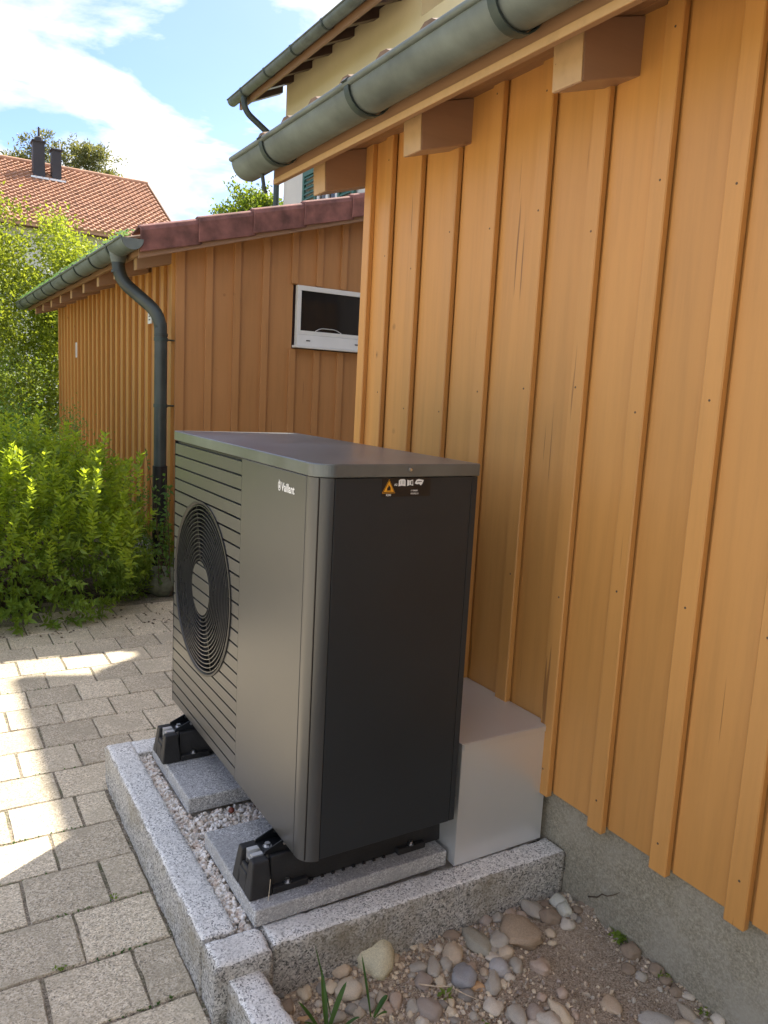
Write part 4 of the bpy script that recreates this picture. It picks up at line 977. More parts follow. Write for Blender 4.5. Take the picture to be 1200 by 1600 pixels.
# lid
def rr_outline(o, r1):
    pts = []
    for cx, cy, a0 in ((r1-o, r1-o, 180), ):
        for i in range(13): t = R(180+90*i/12); pts.append((cx+r1*math.cos(t), cy+r1*math.sin(t)))
    pts += [(D+o-.006, -o), (D+o, -o+.006), (D+o, W+o-.004), (D+o-.004, W+o)]
    for i in range(5): t = R(90+90*i/4); pts.append((0.012-o+.012*math.cos(t), W+o-.012+.012*math.sin(t)))
    return pts
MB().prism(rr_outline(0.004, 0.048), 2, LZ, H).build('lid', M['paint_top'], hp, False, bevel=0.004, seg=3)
sc_ = MB().tube([(0.241, -0.0035, 0.952), (0.241, -0.0085, 0.952)], [0.0048, 0.0035], 12); sc_.build('lid_screw', M['steel'], hp)
# fan
ring = MB(); n = 96
for (r_, x) in ((FR, -0.001), (FR, 0.07)):
    for i in range(n): t = 2*math.pi*i/n; ring.v.append((x, FC+r_*math.cos(t), FZ+r_*math.sin(t)))
for i in range(n): ring.f.append((i, (i+1) % n, n+(i+1) % n, n+i))
for (r_, x) in ((FR-.006, -0.0035), (FR+.0005, -0.0035), (FR+.0005, -.0005), (FR-.014, 0.006)):
    for i in range(n): t = 2*math.pi*i/n; ring.v.append((x, FC+r_*math.cos(t), FZ+r_*math.sin(t)))
o0 = 2*n
for a, b_ in ((0, 1), (1, 2), (3, 0)):
    for i in range(n): ring.f.append((o0+a*n+i, o0+a*n+(i+1) % n, o0+b_*n+(i+1) % n, o0+b_*n+i))
ring.build('fan_ring', M['black'], hp, True)
def disc(r_, x, name, mat, par, seg=64):
    mb = MB(); mb.v = [(x, FC+r_*math.cos(2*math.pi*i/seg), FZ+r_*math.sin(2*math.pi*i/seg)) for i in range(seg)]; mb.f = [tuple(range(seg))]; return mb.build(name, mat, par)
disc(FR, 0.072, 'fan_recess', M['black'], hp)
# fan blades
for k in range(3):
    mb = MB(); m_ = 10
    for i in range(m_+1):
        rr2 = 0.06+0.195*i/m_
        for j in range(7):
            t = 2*math.pi*k/3+(j/6-.5)*1.45+0.35*(i/m_)**2
            mb.v.append((0.066-0.030*j/6, FC+rr2*math.cos(t), FZ+rr2*math.sin(t)))
    for i in range(m_):
        for j in range(6): a = i*7+j; mb.f.append((a, a+1, a+8, a+7))
    o = mb.build('fan_blade', M['rubber'], hp, True); sm_ = o.modifiers.new('solid', 'SOLIDIFY'); sm_.thickness = 0.003
MB().tube([(0.03, FC, FZ), (0.07, FC, FZ)], 0.07, 24).build('fan_hub', M['rubber'], hp)
# grille wires: concentric
NR = 14
for k in range(NR):
    r_ = 0.0935+(FR-0.014-0.0935)*k/(NR-1); mb = MB(); m_ = 80; w2 = 0.0012
    for i in range(m_):
        t = 2*math.pi*i/m_; c, s_ = math.cos(t), math.sin(t)
        for (dr, x) in ((-w2, -0.001), (w2, -0.001), (w2, 0.010), (-w2, 0.010)): mb.v.append((x, FC+(r_+dr)*c, FZ+(r_+dr)*s_))
    for i in range(m_):
        a = 4*i; b_ = 4*((i+1) % m_)
        for j in range(4): mb.f.append((a+j, a+(j+1) % 4, b_+(j+1) % 4, b_+j))
    mb.build('grille_ring', M['wire'], hp)
for k in range(12):
    t = 2*math.pi*(k+.4)/12; a, b_ = 0.088, FR-.006; c, s_ = math.cos(t), math.sin(t); w2 = 0.0016
    pts = []
    for x in (0.008, 0.018):
        pts += [(x, FC+a*c-w2*s_, FZ+a*s_+w2*c), (x, FC+b_*c-w2*s_, FZ+b_*s_+w2*c), (x, FC+b_*c+w2*s_, FZ+b_*s_-w2*c), (x, FC+a*c+w2*s_, FZ+a*s_-w2*c)]
    MB().hexa(pts).build('grille_spoke', M['wire'], hp)
# centre cap continues the louvres
RC = 0.086; disc(RC-.002, 0.004, 'centre_backing', M['black'], hp)
for k in range(len(zs)):
    z1 = zs[k]-G; z0 = zs[k+1] if k+1 < len(zs) else 0
    z1, z0 = min(z1, FZ+RC-.0005), max(z0, FZ-RC+.0005)
    if z1-z0 < 0.002: continue
    n = 10; mb = MB()
    for i in range(n+1):
        z = z0+(z1-z0)*i/n; hc = math.sqrt(max(0, RC**2-(z-FZ)**2))
        for x in (-0.0015, 0.004): mb.v += [(x, FC-hc, z), (x, FC+hc, z)]
    for i in range(n):
        o = 4*i; mb.f += [(o, o+1, o+5, o+4), (o, o+4, o+6, o+2), (o+1, o+3, o+7, o+5)]
    mb.f += [(0, 2, 3, 1), (4*n, 4*n+1, 4*n+3, 4*n+2)]
    mb.build('centre_cap_slat', PF, hp)
# lettering
def text(name, s, size, origin, right, up, mat, parent, bold=0.0, xs=1.0, off=0.0006):
    cu = bpy.data.curves.new('lettering', 'FONT'); cu.body = s; cu.size = size; cu.offset = bold; cu.resolution_u = 3; cu.extrude = 0.0
    to = bpy.data.objects.new('tmp', cu); COL.objects.link(to)
    dg = bpy.context.evaluated_depsgraph_get(); me = bpy.data.meshes.new_from_object(to.evaluated_get(dg)); bpy.data.objects.remove(to)
    rt, up_ = Vector(right), Vector(up); nn = rt.cross(up_)
    v = [Vector(origin)+rt*(q.co.x*xs)+up_*q.co.y+nn*off for q in me.vertices]; f_ = [tuple(p.vertices) for p in me.polygons]
    return finish(name, v, f_, mat, parent)
# the name on the front: reads from far (y large) to near
text('brand_lettering', 'Vaillant', 0.029, (-0.0012, 0.1905, 0.8815), (0, -1, 0), (0, 0, 1), M['print_white'], hp, bold=0.0007, xs=0.88)
em = MB(); n = 28                      # oval with a hare's ears above it
ec, ez, ea, eb = 0.2025, 0.8915, 0.0085, 0.0125
for (sa, sb) in ((ea, eb), (ea-.0024, eb-.0026)):
    for i in range(n): t = 2*math.pi*i/n; em.v.append((-0.0018, ec-sa*math.cos(t), ez+sb*math.sin(t)))
em.f += [(i, (i+1) % n, n+(i+1) % n, n+i) for i in range(n)]
for (pts) in ([(.0005, .000), (.0030, .004), (.0005, .0165), (-.0010, .010)], [(-.0015, .001), (-.0005, .010), (-.0045, .0165), (-.0040, .006)], [(.003, -.006), (.0035, .001), (-.0035, .001), (-.0035, -.006)]):
    k = len(em.v); em.v += [(-0.0018, ec-a, ez+b_) for a, b_ in pts]; em.f.append(tuple(range(k, k+len(pts))))
em.build('brand_emblem', M['print_white'], hp)
# warning sticker on the side panel
SX, SZ = 0.168, 0.932
def pol(name, pts, mat, par, y=0.0):
    mb = MB(); mb.v = [(SX+a, y, SZ+b_) for a, b_ in pts]; mb.f = [tuple(range(len(pts)))]; return mb.build(name, mat, par)
st = MB().box(SX, SX+.1365, 0.0002, 0.0010, SZ-.0445, SZ).build('warning_sticker', M['print_black'], hp)
def circ(cx, cz, r_, n=12, a0=0): return [(cx+r_*math.cos(a0+2*math.pi*i/n), cz+r_*math.sin(a0+2*math.pi*i/n)) for i in range(n)]
T0 = (0.0185, -0.0215)
def tri(s_): 
    return [(T0[0]-s_, T0[1]-s_*.80), (T0[0]+s_, T0[1]-s_*.80), (T0[0], T0[1]+s_*1.05)]
pol('warning_triangle', tri(0.0180), M['print_yellow'], st, -0.0001); pol('warning_border', tri(0.0166), M['print_black'], st, -0.0003); pol('warning_triangle', tri(0.0142), M['print_yellow'], st, -0.0005)
pol('flame', [(T0[0]-.0045, T0[1]-.0075), (T0[0]-.0052, T0[1]-.003), (T0[0]-.0028, T0[1]+.0005), (T0[0]-.0022, T0[1]-.001), (T0[0]-.0008, T0[1]+.0060), (T0[0]+.0012, T0[1]+.0015), (T0[0]+.0022, T0[1]+.003), (T0[0]+.0048, T0[1]-.002), (T0[0]+.0045, T0[1]-.0075)], M['print_black'], st, -0.0007)
pol('flame_base', [(T0[0]-.0065, T0[1]-.0095), (T0[0]+.0065, T0[1]-.0095), (T0[0]+.0065, T0[1]-.0085), (T0[0]-.0065, T0[1]-.0085)], M['print_black'], st, -0.0007)
text('sticker_text', 'R290', 0.0065, (SX+.0115, 0.0, SZ-.0425), (1, 0, 0), (0, 0, 1), M['print_white'], st, 0.0002, off=-0.0 if False else 0.0002)
text('sticker_text', 'A3', 0.0075, (SX+.0330, 0.0, SZ-.0185), (1, 0, 0), (0, 0, 1), M['print_white'], st, 0.0002, off=0.0002)
pol('manual_symbol', [(.0445, -.0200), (.0450, -.0060), (.0500, -.0030), (.0605, -.0030), (.0640, -.0060), (.0645, -.0200), (.0545, -.0185)], M['print_white'], st, -0.0002)
for a in (.0500, .0560, .0590): pol('manual_line', [(a, -.0155), (a+.0008, -.0155), (a+.0008, -.0065), (a, -.0065)], M['print_black'], st, -0.0004)
pol('book_symbol', [(.0690, -.0200), (.0685, -.0045), (.0760, -.0065), (.0850, -.0040), (.0860, -.0190), (.0765, -.0170)], M['print_white'], st, -0.0002)
pol('book_mark', [(.0800, -.0165), (.0800, -.0075), (.0835, -.0070), (.0838, -.0160)], M['print_black'], st, -0.0004)
pol('book_line', [(.0757, -.0165), (.0757, -.0075), (.0766, -.0075), (.0766, -.0165)], M['print_black'], st, -0.0004)
pol('hand_symbol', [(.0900, -.0130), (.0950, -.0050), (.1010, -.0030), (.1160, -.0060), (.1120, -.0150), (.1080, -.0190), (.1030, -.0150), (.0960, -.0160)], M['print_white'], st, -0.0002)
pol('hand_mark', [(.0960, -.0090), (.1100, -.0085), (.1100, -.0100), (.0960, -.0110)], M['print_black'], st, -0.0004)
text('sticker_text', '13 709880881', 0.0050, (SX+.0800, 0.0, SZ-.0325), (1, 0, 0), (0, 0, 1), M['print_white'], st, 0.0001, 0.72, 0.0002)
text('sticker_text', '0020330223_01', 0.0050, (SX+.0800, 0.0, SZ-.0395), (1, 0, 0), (0, 0, 1), M['print_white'], st, 0.0001, 0.70, 0.0002)

# ============================================================ RUBBER FEET
def foot(y0, label):
    t = thing('rubber_foot', label, 'foot', (-0.095, y0, -0.12), 'rubber feet under the heat pump')
    x0, x1, z0, z1 = -0.098, 0.500, -0.1195, -0.028; w_ = 0.125; tp = 0.013
    mb = MB(); L1 = 0.135     # tall end block, then a lower waist
    def blk(a, b_, z1_, ins0, ins1, tx0=0, tx1=0):
        mb.hexa([(a, y0+ins0, z0), (b_, y0+ins0, z0), (b_, y0+w_-ins0, z0), (a, y0+w_-ins0, z0), (a+tx0, y0+ins1, z1_), (b_-tx1, y0+ins1, z1_), (b_-tx1, y0+w_-ins1, z1_), (a+tx0, y0+w_-ins1, z1_)])
    # two cheeks with the channel between them
    for (c0, c1) in ((0, 0.040), (w_-0.040, w_)):
        o_ = tp if c0 == 0 else 0; i_ = tp if c0 != 0 else 0
        mb.hexa([(x0, y0+c0, z0), (x0+.062, y0+c0, z0), (x0+.062, y0+c1, z0), (x0, y0+c1, z0),
                 (x0+.012, y0+c0+o_, z1), (x0+.055, y0+c0+o_, z1), (x0+.055, y0+c1-i_, z1), (x0+.012, y0+c1-i_, z1)])
        mb.hexa([(x0+.0625, y0+c0+(.016 if c0 == 0 else 0), z0), (x1, y0+c0+(.016 if c0 == 0 else 0), z0), (x1, y0+c1-(.016 if c0 else 0), z0), (x0+.0625, y0+c1-(.016 if c0 else 0), z0),
                 (x0+.0625, y0+c0+(.022 if c0 == 0 else 0), z1), (x1, y0+c0+(.022 if c0 == 0 else 0), z1), (x1, y0+c1-(.022 if c0 else 0), z1), (x0+.0625, y0+c1-(.022 if c0 else 0), z1)])
    mb.box(x0+.004, x1-.004, y0+.0395, y0+w_-.0395, z0+.001, z1-.0405)
    mb.hexa([(x0+.001, y0+.0405, z0), (x0+.030, y0+.0405, z0), (x0+.030, y0+w_-.0405, z0), (x0+.001, y0+w_-.0405, z0), (x0+.010, y0+.0405, z1-.030), (x0+.021, y0+.0405, z1-.030), (x0+.021, y0+w_-.0405, z1-.030), (x0+.010, y0+w_-.0405, z1-.030)])
    mb.build('rubber_body', M['rubber'], t, bevel=0.004)
    MB().box(x0+.0625, x0+.16, y0+.001, y0+.020, z0, z0+.018).build('bolt_seat', M['rubber'], t, bevel=0.003)
    MB().box(x0+.43, x0+.52, y0+.001, y0+.020, z0, z0+.018).build('bolt_seat', M['rubber'], t, bevel=0.003)
    for k in range(8): MB().box(x0+.17+.031*k, x0+.178+.031*k, y0+.010, y0+.0165, z0, z0+.006).build('drain_rib', M['rubber'], t)
    yc = y0+w_/2
    rail = MB(); rail.box(x0+.022, x1-.02, yc-.021, yc-.018, z1-.040, z1+.001); rail.box(x0+.022, x1-.02, yc+.018, yc+.021, z1-.040, z1+.001)
    rail.box(x0+.022, x1-.02, yc-.018, yc+.018, z1-.020, z1-.016); rail.box(x0+.022, x1-.02, yc-.0178, yc-.007, z1-.003, z1+.001); rail.box(x0+.022, x1-.02, yc+.007, yc+.0178, z1-.003, z1+.001)
    rail.build('mounting_rail', M['alu'], t)
    # bracket: base plate with two raised flanges
    bk = MB(); bk.box(x0+.050, x0+.150, yc-.029, yc+.029, z1+.0015, z1+.0045)
    b1 = bk.build('bracket', M['bracket'], t)
    for yy, nm_ in ((yc-.031, 0), (yc+.029, 1)):
        pr = [(x0+.048, z1+.0015), (x0+.150, z1+.0015), (x0+.150, 0.012), (x0+.118, 0.012), (x0+.050, z1+.011)]
        MB().prism(pr, 1, yy, yy+.0025).build('bracket_flange', M['bracket'], b1)
        MB().tube([(x0+.103, yy-.002, -0.006), (x0+.103, yy+.0045, -0.006)], 0.0046, 10).build('rivet', M['steel'], b1)
    MB().tube([(x0+.070, yc, z1+.0045), (x0+.070, yc, z1+.0062)], 0.0115, 20).build('washer', M['steel'], b1)
    MB().tube([(x0+.070, yc, z1+.0062), (x0+.070, yc, z1+.0135)], 0.0075, 6).build('hex_bolt', M['steel'], b1)
    for xb in (x0+.105, x0+.475):
        MB().tube([(xb, y0+.010, z0+.018), (xb, y0+.010, z0+.0195)], 0.0095, 18).build('washer', M['steel'], t)
        MB().tube([(xb, y0+.010, z0+.0195), (xb, y0+.010, z0+.0275)], 0.0060, 6).build('hex_bolt', M['steel'], t)
    return t
foot(0.085, 'black rubber foot with aluminium rail carrying the near side of the heat pump')
foot(0.862, 'black rubber foot with aluminium rail at the far end of the heat pump')

# ============================================================ METAL COVER
cv = thing('pipe_cover', 'low brushed aluminium pipe cover between the heat pump and the shed wall', 'cover', (0.47, 0.03, -0.165))
MB().box(0.480, 0.797, 0.026, 0.0285, -0.158, 0.1985).build('front_sheet', M['alu'], cv)
MB().box(0.480, 0.4825, 0.029, 0.50, -0.158, 0.1985).build('side_sheet', M['alu'], cv)
MB().box(0.4780, 0.7985, 0.0245, 0.50, 0.199, 0.2015).build('top_sheet', M['alu'], cv, bevel=0.0008)

MB().box(0.4835, 0.7935, 0.0225, 0.0243, 0.183, 0.1988).build('folded_lip', M['alu'], cv, bevel=0.0006)
# ============================================================ PLINTH CRACK / ROOT
pts = [(0.823, -0.155, -0.245), (0.8205, -0.175, -0.232), (0.8215, -0.188, -0.226), (0.819, -0.205, -0.205), (0.8205, -0.222, -0.201), (0.8185, -0.245, -0.182), (0.820, -0.262, -0.165)]
tag(MB().tube(pts, [.0022, .002, .0018, .0017, .0014, .0012, .0006], 6).build('twig', M['twig'], None, True), 'thin crooked dark twig leaning on the concrete plinth', 'twig')
pts = [(0.245, -0.165, -0.288), (0.275, -0.20, -0.280), (0.30, -0.215, -0.278), (0.325, -0.25, -0.284), (0.35, -0.285, -0.286)]
tag(MB().tube(pts, [.0018, .0016, .0014, .0012, .0006], 6).build('dry_stem', stone_mat('tan'), None, True), 'thin dry straw stem lying across the pebbles', 'stem')
pts = [(-0.055, 0.07, -0.118), (-0.048, 0.079, -0.09), (-0.045, 0.083, -0.072)]
tag(MB().tube(pts, 0.0007, 5).build('straw', stone_mat('cream'), None), 'short pale straw leaning on the near rubber foot', 'straw')
# ============================================================ VEGETATION
nr = np.random.default_rng(12)
def leaves_mesh(name, P, Nrm, ln, wd, mat, parent=None, fold=0.25, kind=None, droop=0.2):
    """P: n x 3 leaf bases, Nrm: n x 3 growth directions; each leaf is a folded lance of 4 triangles"""
    n = len(P); d = Nrm/np.linalg.norm(Nrm, axis=1, keepdims=True)
    rnd = nr.normal(size=(n, 3)); s = np.cross(d, rnd); s /= np.linalg.norm(s, axis=1, keepdims=True)+1e-9; u = np.cross(s, d)
    flip = np.where(u[:, 2:3] < 0, -1, 1); u = u*flip; s = s*flip
    L_ = (ln*nr.uniform(.7, 1.2, n))[:, None]; Wd = (wd*nr.uniform(.75, 1.2, n))[:, None]
    base = P; mid = P+d*L_*0.5-u*Wd*fold*0.6; tip = P+d*L_-u*L_*droop; a = P+d*L_*.42+s*Wd*.5+u*Wd*fold; b_ = P+d*L_*.42-s*Wd*.5+u*Wd*fold
    V = np.stack([base, a, mid, b_, tip], 1).reshape(-1, 3)
    I = np.arange(n)[:, None]*5
    F = np.concatenate([I+[0, 1, 2], I+[1, 4, 2], I+[0, 2, 3], I+[2, 4, 3]], 1).reshape(-1, 3)
    me = bpy.data.meshes.new(name); me.vertices.add(len(V)); me.vertices.foreach_set('co', V.astype(np.float32).ravel())
    me.loops.add(F.size); me.loops.foreach_set('vertex_index', F.astype(np.int32).ravel())
    me.polygons.add(len(F)); me.polygons.foreach_set('loop_start', np.arange(0, F.size, 3, dtype=np.int32)); me.polygons.foreach_set('loop_total', np.full(len(F), 3, dtype=np.int32))
    me.materials.append(mat); me.update(calc_edges=True); me.validate()
    if name == 'tmpl': return me
    o = link(name, me, parent)
    if kind: o['kind'] = kind
    return o
# --- sprig templates for the front bush: upright shoots of paired lance leaves
def sprig_mesh(mat, h=0.17, pairs=11, ln=0.046, wd=0.0135, seed=0):
    rn = random.Random(seed); P, Dn = [], []
    lean = (rn.uniform(-.12, .12), rn.uniform(-.12, .12))
    for k in range(pairs):
        t = (k+.5)/pairs; z = h*t; a0 = k*1.57+rn.uniform(-.3, .3)
        for s_ in range(3 if k < pairs-1 else 4):
            a = a0+s_*2.1+rn.uniform(-.3, .3); up_ = 0.35+1.1*t
            P.append((lean[0]*z, lean[1]*z, z)); Dn.append((math.cos(a), math.sin(a), up_))
    me = leaves_mesh('tmpl', np.array(P), np.array(Dn), ln, wd, mat); me.name = 'leafy_shoot'; return me
tops_ = [sprig_mesh(M['leaf_bush'], 0.14+0.025*i, 8+i % 3, 0.036+0.005*i, 0.0175, i) for i in range(5)]
ins_ = [sprig_mesh(M['leaf_bush_in'], 0.11+.01*i, 5, 0.040+0.005*i, 0.021, 10+i) for i in range(4)]
bush = thing('bush', 'bushy green shrub with upright bright yellow-green leafy shoots at the edge of the paving', 'bush', (-0.25, 3.75, -0.3))
BC = np.array([-0.36, 3.64, 0.15]); BR = np.array([0.86, 0.62, 0.64])
def bush_pt(rad=None):
    while True:
        d = nr.normal(size=3); d /= np.linalg.norm(d)
        if d[2] > -0.62: break
    q3 = d/(np.abs(d)**3).sum()**(1/3.)
    bump_ = 1+0.16*noise.noise(Vector((d[0]*2.3, d[1]*2.3, d[2]*2.3+4)))+0.10*noise.noise(Vector((d[0]*6, d[1]*6, d[2]*6)))
    if d[0] > .3: bump_ *= 1-.10*(d[2] > .2)
    return BC+BR*q3*bump_*(rad if rad else 1)*np.array([.95, 1, .95]), d
cand = []
for i in range(1150):
    rad = 1.0 if i < 760 else nr.uniform(.6, .95)
    p, d = bush_pt(rad); p[2] = max(p[2], -0.27)
    vis = (rad > .98)*1.0+(-d[1])*0.8+d[2]*0.5+nr.uniform(0, .2)
    cand.append((vis, p, d, rad))
cand.sort(key=lambda c: -c[0])
stuffV = []
def rot_for(d, up=1.1):
    g = Vector((d[0]*0.75, d[1]*0.75, max(0.05, d[2])+up)).normalized(); q = g.to_track_quat('Z', 'Y'); return (q.to_matrix() @ Matrix.Rotation(nr.uniform(0, 6.28), 3, 'Z'))
acc = {0: [[], [], 0], 1: [[], [], 0]}
def add_acc(key, me, p, rot, s_):
    V = np.array([v.co[:] for v in me.vertices])*s_; V = V@np.array(rot).T+p
    F = np.array([tuple(q.vertices) for q in me.polygons]); a = acc[key]; a[0].append(V); a[1].append(F+a[2]); a[2] += len(V)
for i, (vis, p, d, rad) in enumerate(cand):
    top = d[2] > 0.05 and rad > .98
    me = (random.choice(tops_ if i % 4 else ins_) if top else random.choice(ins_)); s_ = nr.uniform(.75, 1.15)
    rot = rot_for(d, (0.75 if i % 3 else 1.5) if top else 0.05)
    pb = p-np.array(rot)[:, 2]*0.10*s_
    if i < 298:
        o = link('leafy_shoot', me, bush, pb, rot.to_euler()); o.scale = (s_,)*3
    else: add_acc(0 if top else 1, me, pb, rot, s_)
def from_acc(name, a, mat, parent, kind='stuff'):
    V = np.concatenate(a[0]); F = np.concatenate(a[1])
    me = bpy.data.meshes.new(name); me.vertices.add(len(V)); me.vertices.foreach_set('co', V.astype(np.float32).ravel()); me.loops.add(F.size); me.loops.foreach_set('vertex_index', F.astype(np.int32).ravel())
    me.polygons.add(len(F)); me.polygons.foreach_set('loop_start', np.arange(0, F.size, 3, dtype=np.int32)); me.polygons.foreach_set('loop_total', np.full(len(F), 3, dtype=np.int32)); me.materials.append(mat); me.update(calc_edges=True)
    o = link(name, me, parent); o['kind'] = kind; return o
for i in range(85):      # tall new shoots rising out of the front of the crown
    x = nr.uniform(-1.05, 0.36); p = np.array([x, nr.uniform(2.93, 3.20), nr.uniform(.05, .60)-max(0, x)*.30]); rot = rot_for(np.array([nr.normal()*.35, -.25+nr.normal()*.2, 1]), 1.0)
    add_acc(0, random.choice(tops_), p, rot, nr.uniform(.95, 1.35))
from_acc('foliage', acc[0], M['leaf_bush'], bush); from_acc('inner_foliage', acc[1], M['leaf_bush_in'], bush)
# loose inner leaves and twigs
n = 6000; dd = nr.normal(size=(n, 3)); dd /= np.linalg.norm(dd, axis=1, keepdims=True); P = BC+BR*dd*(nr.uniform(.45, .97, (n, 1))); P[:, 2] = np.maximum(P[:, 2], -.28)
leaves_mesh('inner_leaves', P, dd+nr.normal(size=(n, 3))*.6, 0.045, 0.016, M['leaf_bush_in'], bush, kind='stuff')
tw = MB()
for i in range(70):
    a = nr.uniform(0, 6.28); r1 = nr.uniform(.3, .9); e = BC+BR*np.array([math.cos(a)*r1, math.sin(a)*r1, nr.uniform(-.3, .75)]); b0 = np.array([-0.3+nr.normal()*.12, 3.8+nr.normal()*.08, -.31])
    m1 = (b0+e)/2+nr.normal(size=3)*.05; tw.tube([b0, m1, e], [.007, .004, .0015], 5)
tw.build('branches', M['twig'], bush, True)
# moss in the paving joints
P = []
for i in range(900):
    k = nr.integers(-3, 14); x = nr.uniform(-.9, .7 if k > 5 else -.24)
    if noise.noise(Vector((x*4, k*3.1, 0))) > 0.12: P.append((x, 0.077+PITCH*k+nr.normal()*.002, GZ-.002))
P = np.array(P); leaves_mesh('joint_moss', P, np.concatenate([nr.normal(size=(len(P), 2)), np.full((len(P), 1), .8)], 1), 0.009, 0.006, M['leaf_grass'], kind='stuff')
# --- finer green shrub behind it
def leafy_mass(name_thing, label, cat, loc, blobs, n, ln, wd, mat, trunk=None, clump=0.0, part='foliage', up=0.4, group=None, ncl=0, shell=0.55):
    t = thing(name_thing, label, cat, loc, group)
    tot = sum(b_[3]*b_[4]*b_[5] for b_ in blobs); P = []; Dn = []
    for (cx, cy, cz, rx, ry, rz) in blobs:
        k = max(20, int(n*(rx*ry*rz)/tot)); d = nr.normal(size=(k, 3)); d /= np.linalg.norm(d, axis=1, keepdims=True)
        rad = nr.uniform(shell, 1.0, (k, 1))**0.5
        if ncl:   # gather leaves round shoot centres for an uneven crown
            nc = max(3, int(ncl*(rx*ry*rz)/tot)); cd = nr.normal(size=(nc, 3)); cd /= np.linalg.norm(cd, axis=1, keepdims=True); cp = cd*nr.uniform(.45, 1.0, (nc, 1))
            ch = nr.integers(0, nc, k); q = cp[ch]+nr.normal(size=(k, 3))*clump
            P.append(np.array([cx, cy, cz])+q*np.array([rx, ry, rz])); Dn.append(cd[ch]*.6+nr.normal(size=(k, 3))*.7+np.array([0, 0, up]))
        else:
            P.append(np.array([cx, cy, cz])+d*rad*np.array([rx, ry, rz])); Dn.append(d+nr.normal(size=(k, 3))*.5+np.array([0, 0, up]))
    P = np.concatenate(P); Dn = np.concatenate(Dn); ok = P[:, 2] > -.38
    leaves_mesh(part, P[ok], Dn[ok], ln, wd, mat, t, kind='stuff')
    if trunk:
        tb = MB()
        for pth, rad in trunk: tb.tube(pth, rad, 8)
        tb.build('trunk', M['bark'], t, True)
    return t
leafy_mass('shrub', 'fine-leaved darker green shrub between the bright bush and the garage wall', 'shrub', (0.1, 5.2, -.3),
    [(-0.55, 5.2, 0.40, .65, .6, .84), (0.05, 5.1, 0.32, .5, .5, .68), (0.42, 4.75, 0.22, .30, .4, .62), (0.55, 4.15, 0.14, .20, .3, .60), (-1.3, 5.3, .4, .6, .6, .8)], 26000, 0.024, 0.011, M['leaf_mid'], clump=0.12, ncl=420,
    trunk=[([(0.1, 5.2, -.3), (0.0, 5.15, 0.1), (-.1, 5.1, .4)], [.02, .012, .006]), ([(-.4, 5.2, -.3), (-.5, 5.2, .2)], [.02, .008])])
# --- thin grey-green plant right behind the pump's far edge
sp = thing('climbing_plant', 'loose grey-green leafy plant growing between the heat pump and the garage downpipe', 'plant', (0.6, 3.45, -.3))
P, Dn = [], []; tb = MB()
for i in range(16):
    b0 = np.array([0.66+nr.normal()*.05, 3.60+nr.normal()*.06, -.3]); h = nr.uniform(.35, 1.05); e = b0+np.array([nr.normal()*.09+(-.02), -.05+nr.normal()*.08, h]); m1 = (b0+e)/2+nr.normal(size=3)*.03
    tb.tube([b0, m1, e], [.004, .003, .0012], 5)
    for k in range(int(h*42)):
        t = nr.uniform(.15, 1); p = (1-t)**2*b0+2*t*(1-t)*m1+t*t*e; P.append(p); Dn.append(nr.normal(size=3)+np.array([0, 0, .3]))
leaves_mesh('leaves', np.array(P), np.array(Dn), 0.038, 0.020, M['leaf_mid'], sp, kind='stuff'); tb.build('stems', M['twig'], sp)
# low dark plants by the stone
leafy_mass('low_plant', 'low dark green plant on the ground beside the grey boulder', 'plant', (0.45, 3.65, -.3), [(0.42, 3.62, -.20, .17, .14, .14), (0.62, 3.78, -.05, .16, .12, .22)], 1500, 0.035, 0.016, M['leaf_bush_in'], up=.5)
bm_ = stone_mesh('boulder', 3, 0.10, 77); bm_.materials.append(M['boulder_green'])
o = link('boulder', bm_, None, (0.66, 3.62, -0.215)); o.scale = (.25, .23, .22); tag(o, 'grey-green rounded boulder in the shade between the bush and the heat pump', 'boulder')
# --- bright hedge of small trees beyond the garage
hed = []
rh_ = random.Random(21)
def treeblobs(cx, cy, zlo, zhi, rx, ry, k, rr_=0.5):
    out = []
    for i in range(k):
        a = rh_.uniform(0, 6.28); q = math.sqrt(rh_.random()); z = rh_.uniform(zlo, zhi); sh = 1-0.55*max(0, (z-zlo)/(zhi-zlo)-.45)
        out.append((cx+math.cos(a)*q*rx*sh, cy+math.sin(a)*q*ry*sh, z, rr_*rh_.uniform(.6, 1.15), rr_*rh_.uniform(.6, 1.1), rr_*rh_.uniform(.6, 1.2)))
    return out
HT = [(-1.9, 10.6, 3.75, 'tall yellow-green deciduous bush at the left edge of the photo below the red roof'), (-0.2, 10.9, 3.70, 'yellow-green deciduous bush right of the tallest one, left of the garage gutter end'),
      (1.0, 11.5, 3.55, 'yellow-green bush showing above the garage gutter at its far end'), (2.3, 12.3, 3.40, 'yellow-green bush showing above the garage roof below the red tiles')]
for i, (cx, cy, zt, lab) in enumerate(HT):
    leafy_mass('deciduous_bush', lab, 'bush', (cx, cy, -.4), treeblobs(cx, cy, 0.0, zt-.35, .95, .8, 34, .44), 24000, 0.062, 0.034, M['leaf_hedge'], clump=.22, ncl=620, group='bright bushes beyond the garage',
        trunk=[([(cx+dx_, cy, -.4), (cx+dx_*2.5, cy+.1, 1.0), (cx+dx_*5, cy, 2.1)], [.035, .02, .008]) for dx_ in (-.12, 0.02, .13)])
# low dark inner shrub left of the garage wall
leafy_mass('shrub', 'dark twiggy shrub under the bright bushes at the far corner of the garage', 'shrub', (0.2, 8.9, -.4), treeblobs(-0.2, 9.0, -.1, 1.2, .8, .5, 12, .4), 9000, 0.05, 0.028, M['leaf_tree'], clump=.2, ncl=300)
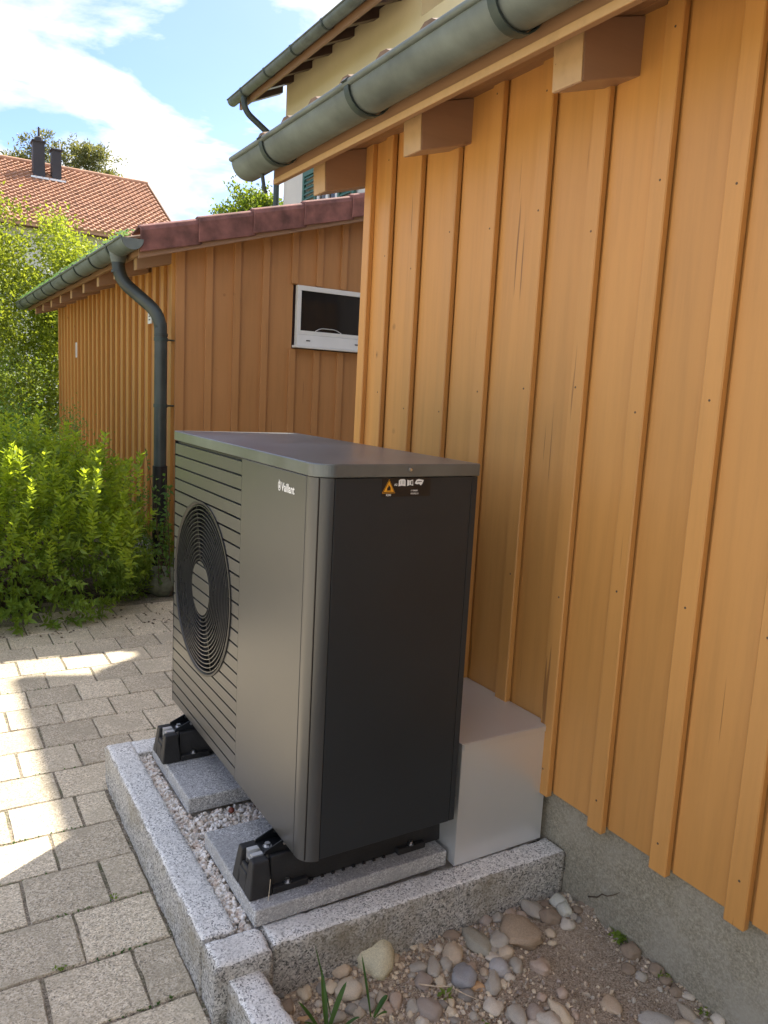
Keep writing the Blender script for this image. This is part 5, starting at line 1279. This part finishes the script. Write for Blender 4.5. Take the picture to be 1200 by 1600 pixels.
# --- leafy tree behind the garage roof
leafy_mass('tree', 'round green leafy tree showing between the garage roof and the copper gutter end', 'tree', (7.7, 20.5, -.4), treeblobs(7.75, 20.3, 4.1, 6.25, 1.35, 1.2, 26, .55), 15000, 0.11, 0.07, M['leaf_tree'], clump=.2, ncl=480,
    trunk=[([(7.7, 20.3, -.4), (7.6, 20.3, 2.5), (7.9, 20.2, 4.8)], [.18, .13, .05]), ([(7.6, 20.3, 2.6), (7.0, 20.4, 4.8)], [.08, .03])])
# --- airy conifer behind the red roof
leafy_mass('pine_tree', 'airy grey-green tree rising behind the ridge of the red roof', 'tree', (8.0, 50, -.4), treeblobs(7.5, 50, 12.0, 14.6, 3.3, 1.5, 60, .62), 8000, 0.26, 0.085, M['leaf_pine'], clump=.26, ncl=420,
    trunk=[([(8, 50, -.4), (8, 50, 7), (7.9, 50, 13)], [.35, .25, .08]), ([(8, 50, 10), (6.5, 50, 13.3)], [.10, .03]), ([(8, 50, 10.3), (9.6, 50, 13.0)], [.10, .03]), ([(8, 50, 11), (7.3, 50, 14)], [.08, .03]), ([(8, 50, 11), (8.8, 50, 13.9)], [.08, .03])])
# background wood closing the horizon
for k, (cx, cy, w_, lb) in enumerate(((-14, 30, 8, 'left of the red roofed house'), (-30, 26, 9, 'far left of the red roofed house'), (-45, 10, 9, 'furthest to the left beyond the yard'), (22, 60, 10, 'far behind the yellow house'), (-5, 62, 12, 'far behind the red roofed house'))):
    leafy_mass('background_trees', 'dense dark trees '+lb, 'trees', (cx, cy, -.4), treeblobs(cx, cy, 0.5, 4.2, w_, 3, 26, 1.9), 7000, 0.4, 0.26, M['leaf_tree'], clump=.25, ncl=300, group='far trees around the gardens')
# --- weeds
def blade(mb, base, az, ln, w_, bend, lift=1.2):
    d = Vector((math.cos(az), math.sin(az), 0)); s_ = Vector((-d.y, d.x, 0)); n = 7; k = len(mb.v)
    for i in range(n+1):
        t = i/n; p = Vector(base)+d*ln*(math.sin(t*bend)/max(bend, .01))*0.8+Vector((0, 0, ln*lift*(t-0.5*t*t*bend*.75))); ww = w_*(math.sin(math.pi*min(1, (t*.92+.08)))**.7)*.5
        mb.v += [tuple(p-s_*ww+Vector((0, 0, ww*.5))), tuple(p), tuple(p+s_*ww+Vector((0, 0, ww*.5)))]
    for i in range(n):
        a = k+3*i; mb.f += [(a, a+1, a+4, a+3), (a+1, a+2, a+5, a+4)]
wd_ = thing('grass_weed', 'tall grass weed with dark green blades beside the low kerb stone at the bottom', 'weed', (-0.02, -0.20, -.29))
for (b0, az, ln, w_, bend) in (((-0.022, -0.20, -.29), 1.3, .11, .012, .6), ((-0.018, -0.205, -.29), 3.3, .11, .013, 1.1), ((-0.02, -0.195, -.29), 0.5, .11, .013, 1.0), ((-0.015, -0.21, -.29), -0.6, .10, .011, 1.3), ((0.01, -0.16, -.29), 1.6, .12, .004, .3), ((-0.03, -0.21, -.29), 2.3, .10, .011, .9),
                               ((0.09, -0.20, -.285), 1.4, .10, .006, .4), ((0.095, -0.205, -.285), 0.1, .06, .014, 1.2), ((0.09, -0.21, -.285), -1.2, .06, .014, 1.2)):
    mb = MB(); blade(mb, b0, az, ln, w_, bend); mb.build('blade', M['leaf_grass'], wd_)
def weed(x, y, n, s_, lab):
    t = thing('seedling', lab, 'weed', (x, y, -.29)); P = []; Dn = []
    for i in range(n): a = nr.uniform(0, 6.28); P.append((x+nr.normal()*s_*.6, y+nr.normal()*s_*.6, soil_h(x, y)+nr.uniform(0, s_))); Dn.append((math.cos(a), math.sin(a), .6))
    leaves_mesh('leaves', np.array(P), np.array(Dn), s_*1.15, s_*.62, M['leaf_bush_in'], t)
weed(0.272, -0.226, 7, .017, 'small bright green seedling between pebbles left of the blue-grey cobble')
weed(0.318, -0.335, 7, .012, 'tiny green seedling among pebbles near the bottom edge')
weed(0.815, -0.285, 34, .019, 'low green clover weed at the foot of the concrete plinth')
weed(0.805, -0.43, 18, .014, 'small green weed at the plinth further from the kerb than the clover')
weed(0.80, -0.55, 10, .012, 'tiny green weed at the plinth near the bottom right corner')
weed(-0.33, 0.495, 14, .008, 'small tuft of moss in the paving joint in front of the granite kerb')
weed(-0.50, 0.292, 16, .008, 'small tuft of moss in the paving joint near the left edge')
# leaf litter on the paving below the bush
P = np.stack([nr.uniform(-.6, .75, 90), nr.uniform(2.85, 3.4, 90), np.full(90, GZ+.004)], 1); Dn = np.concatenate([nr.normal(size=(90, 2)), np.full((90, 1), .05)], 1)
leaves_mesh('leaf_litter', P, Dn, 0.022, 0.010, M['twig'], kind='stuff')
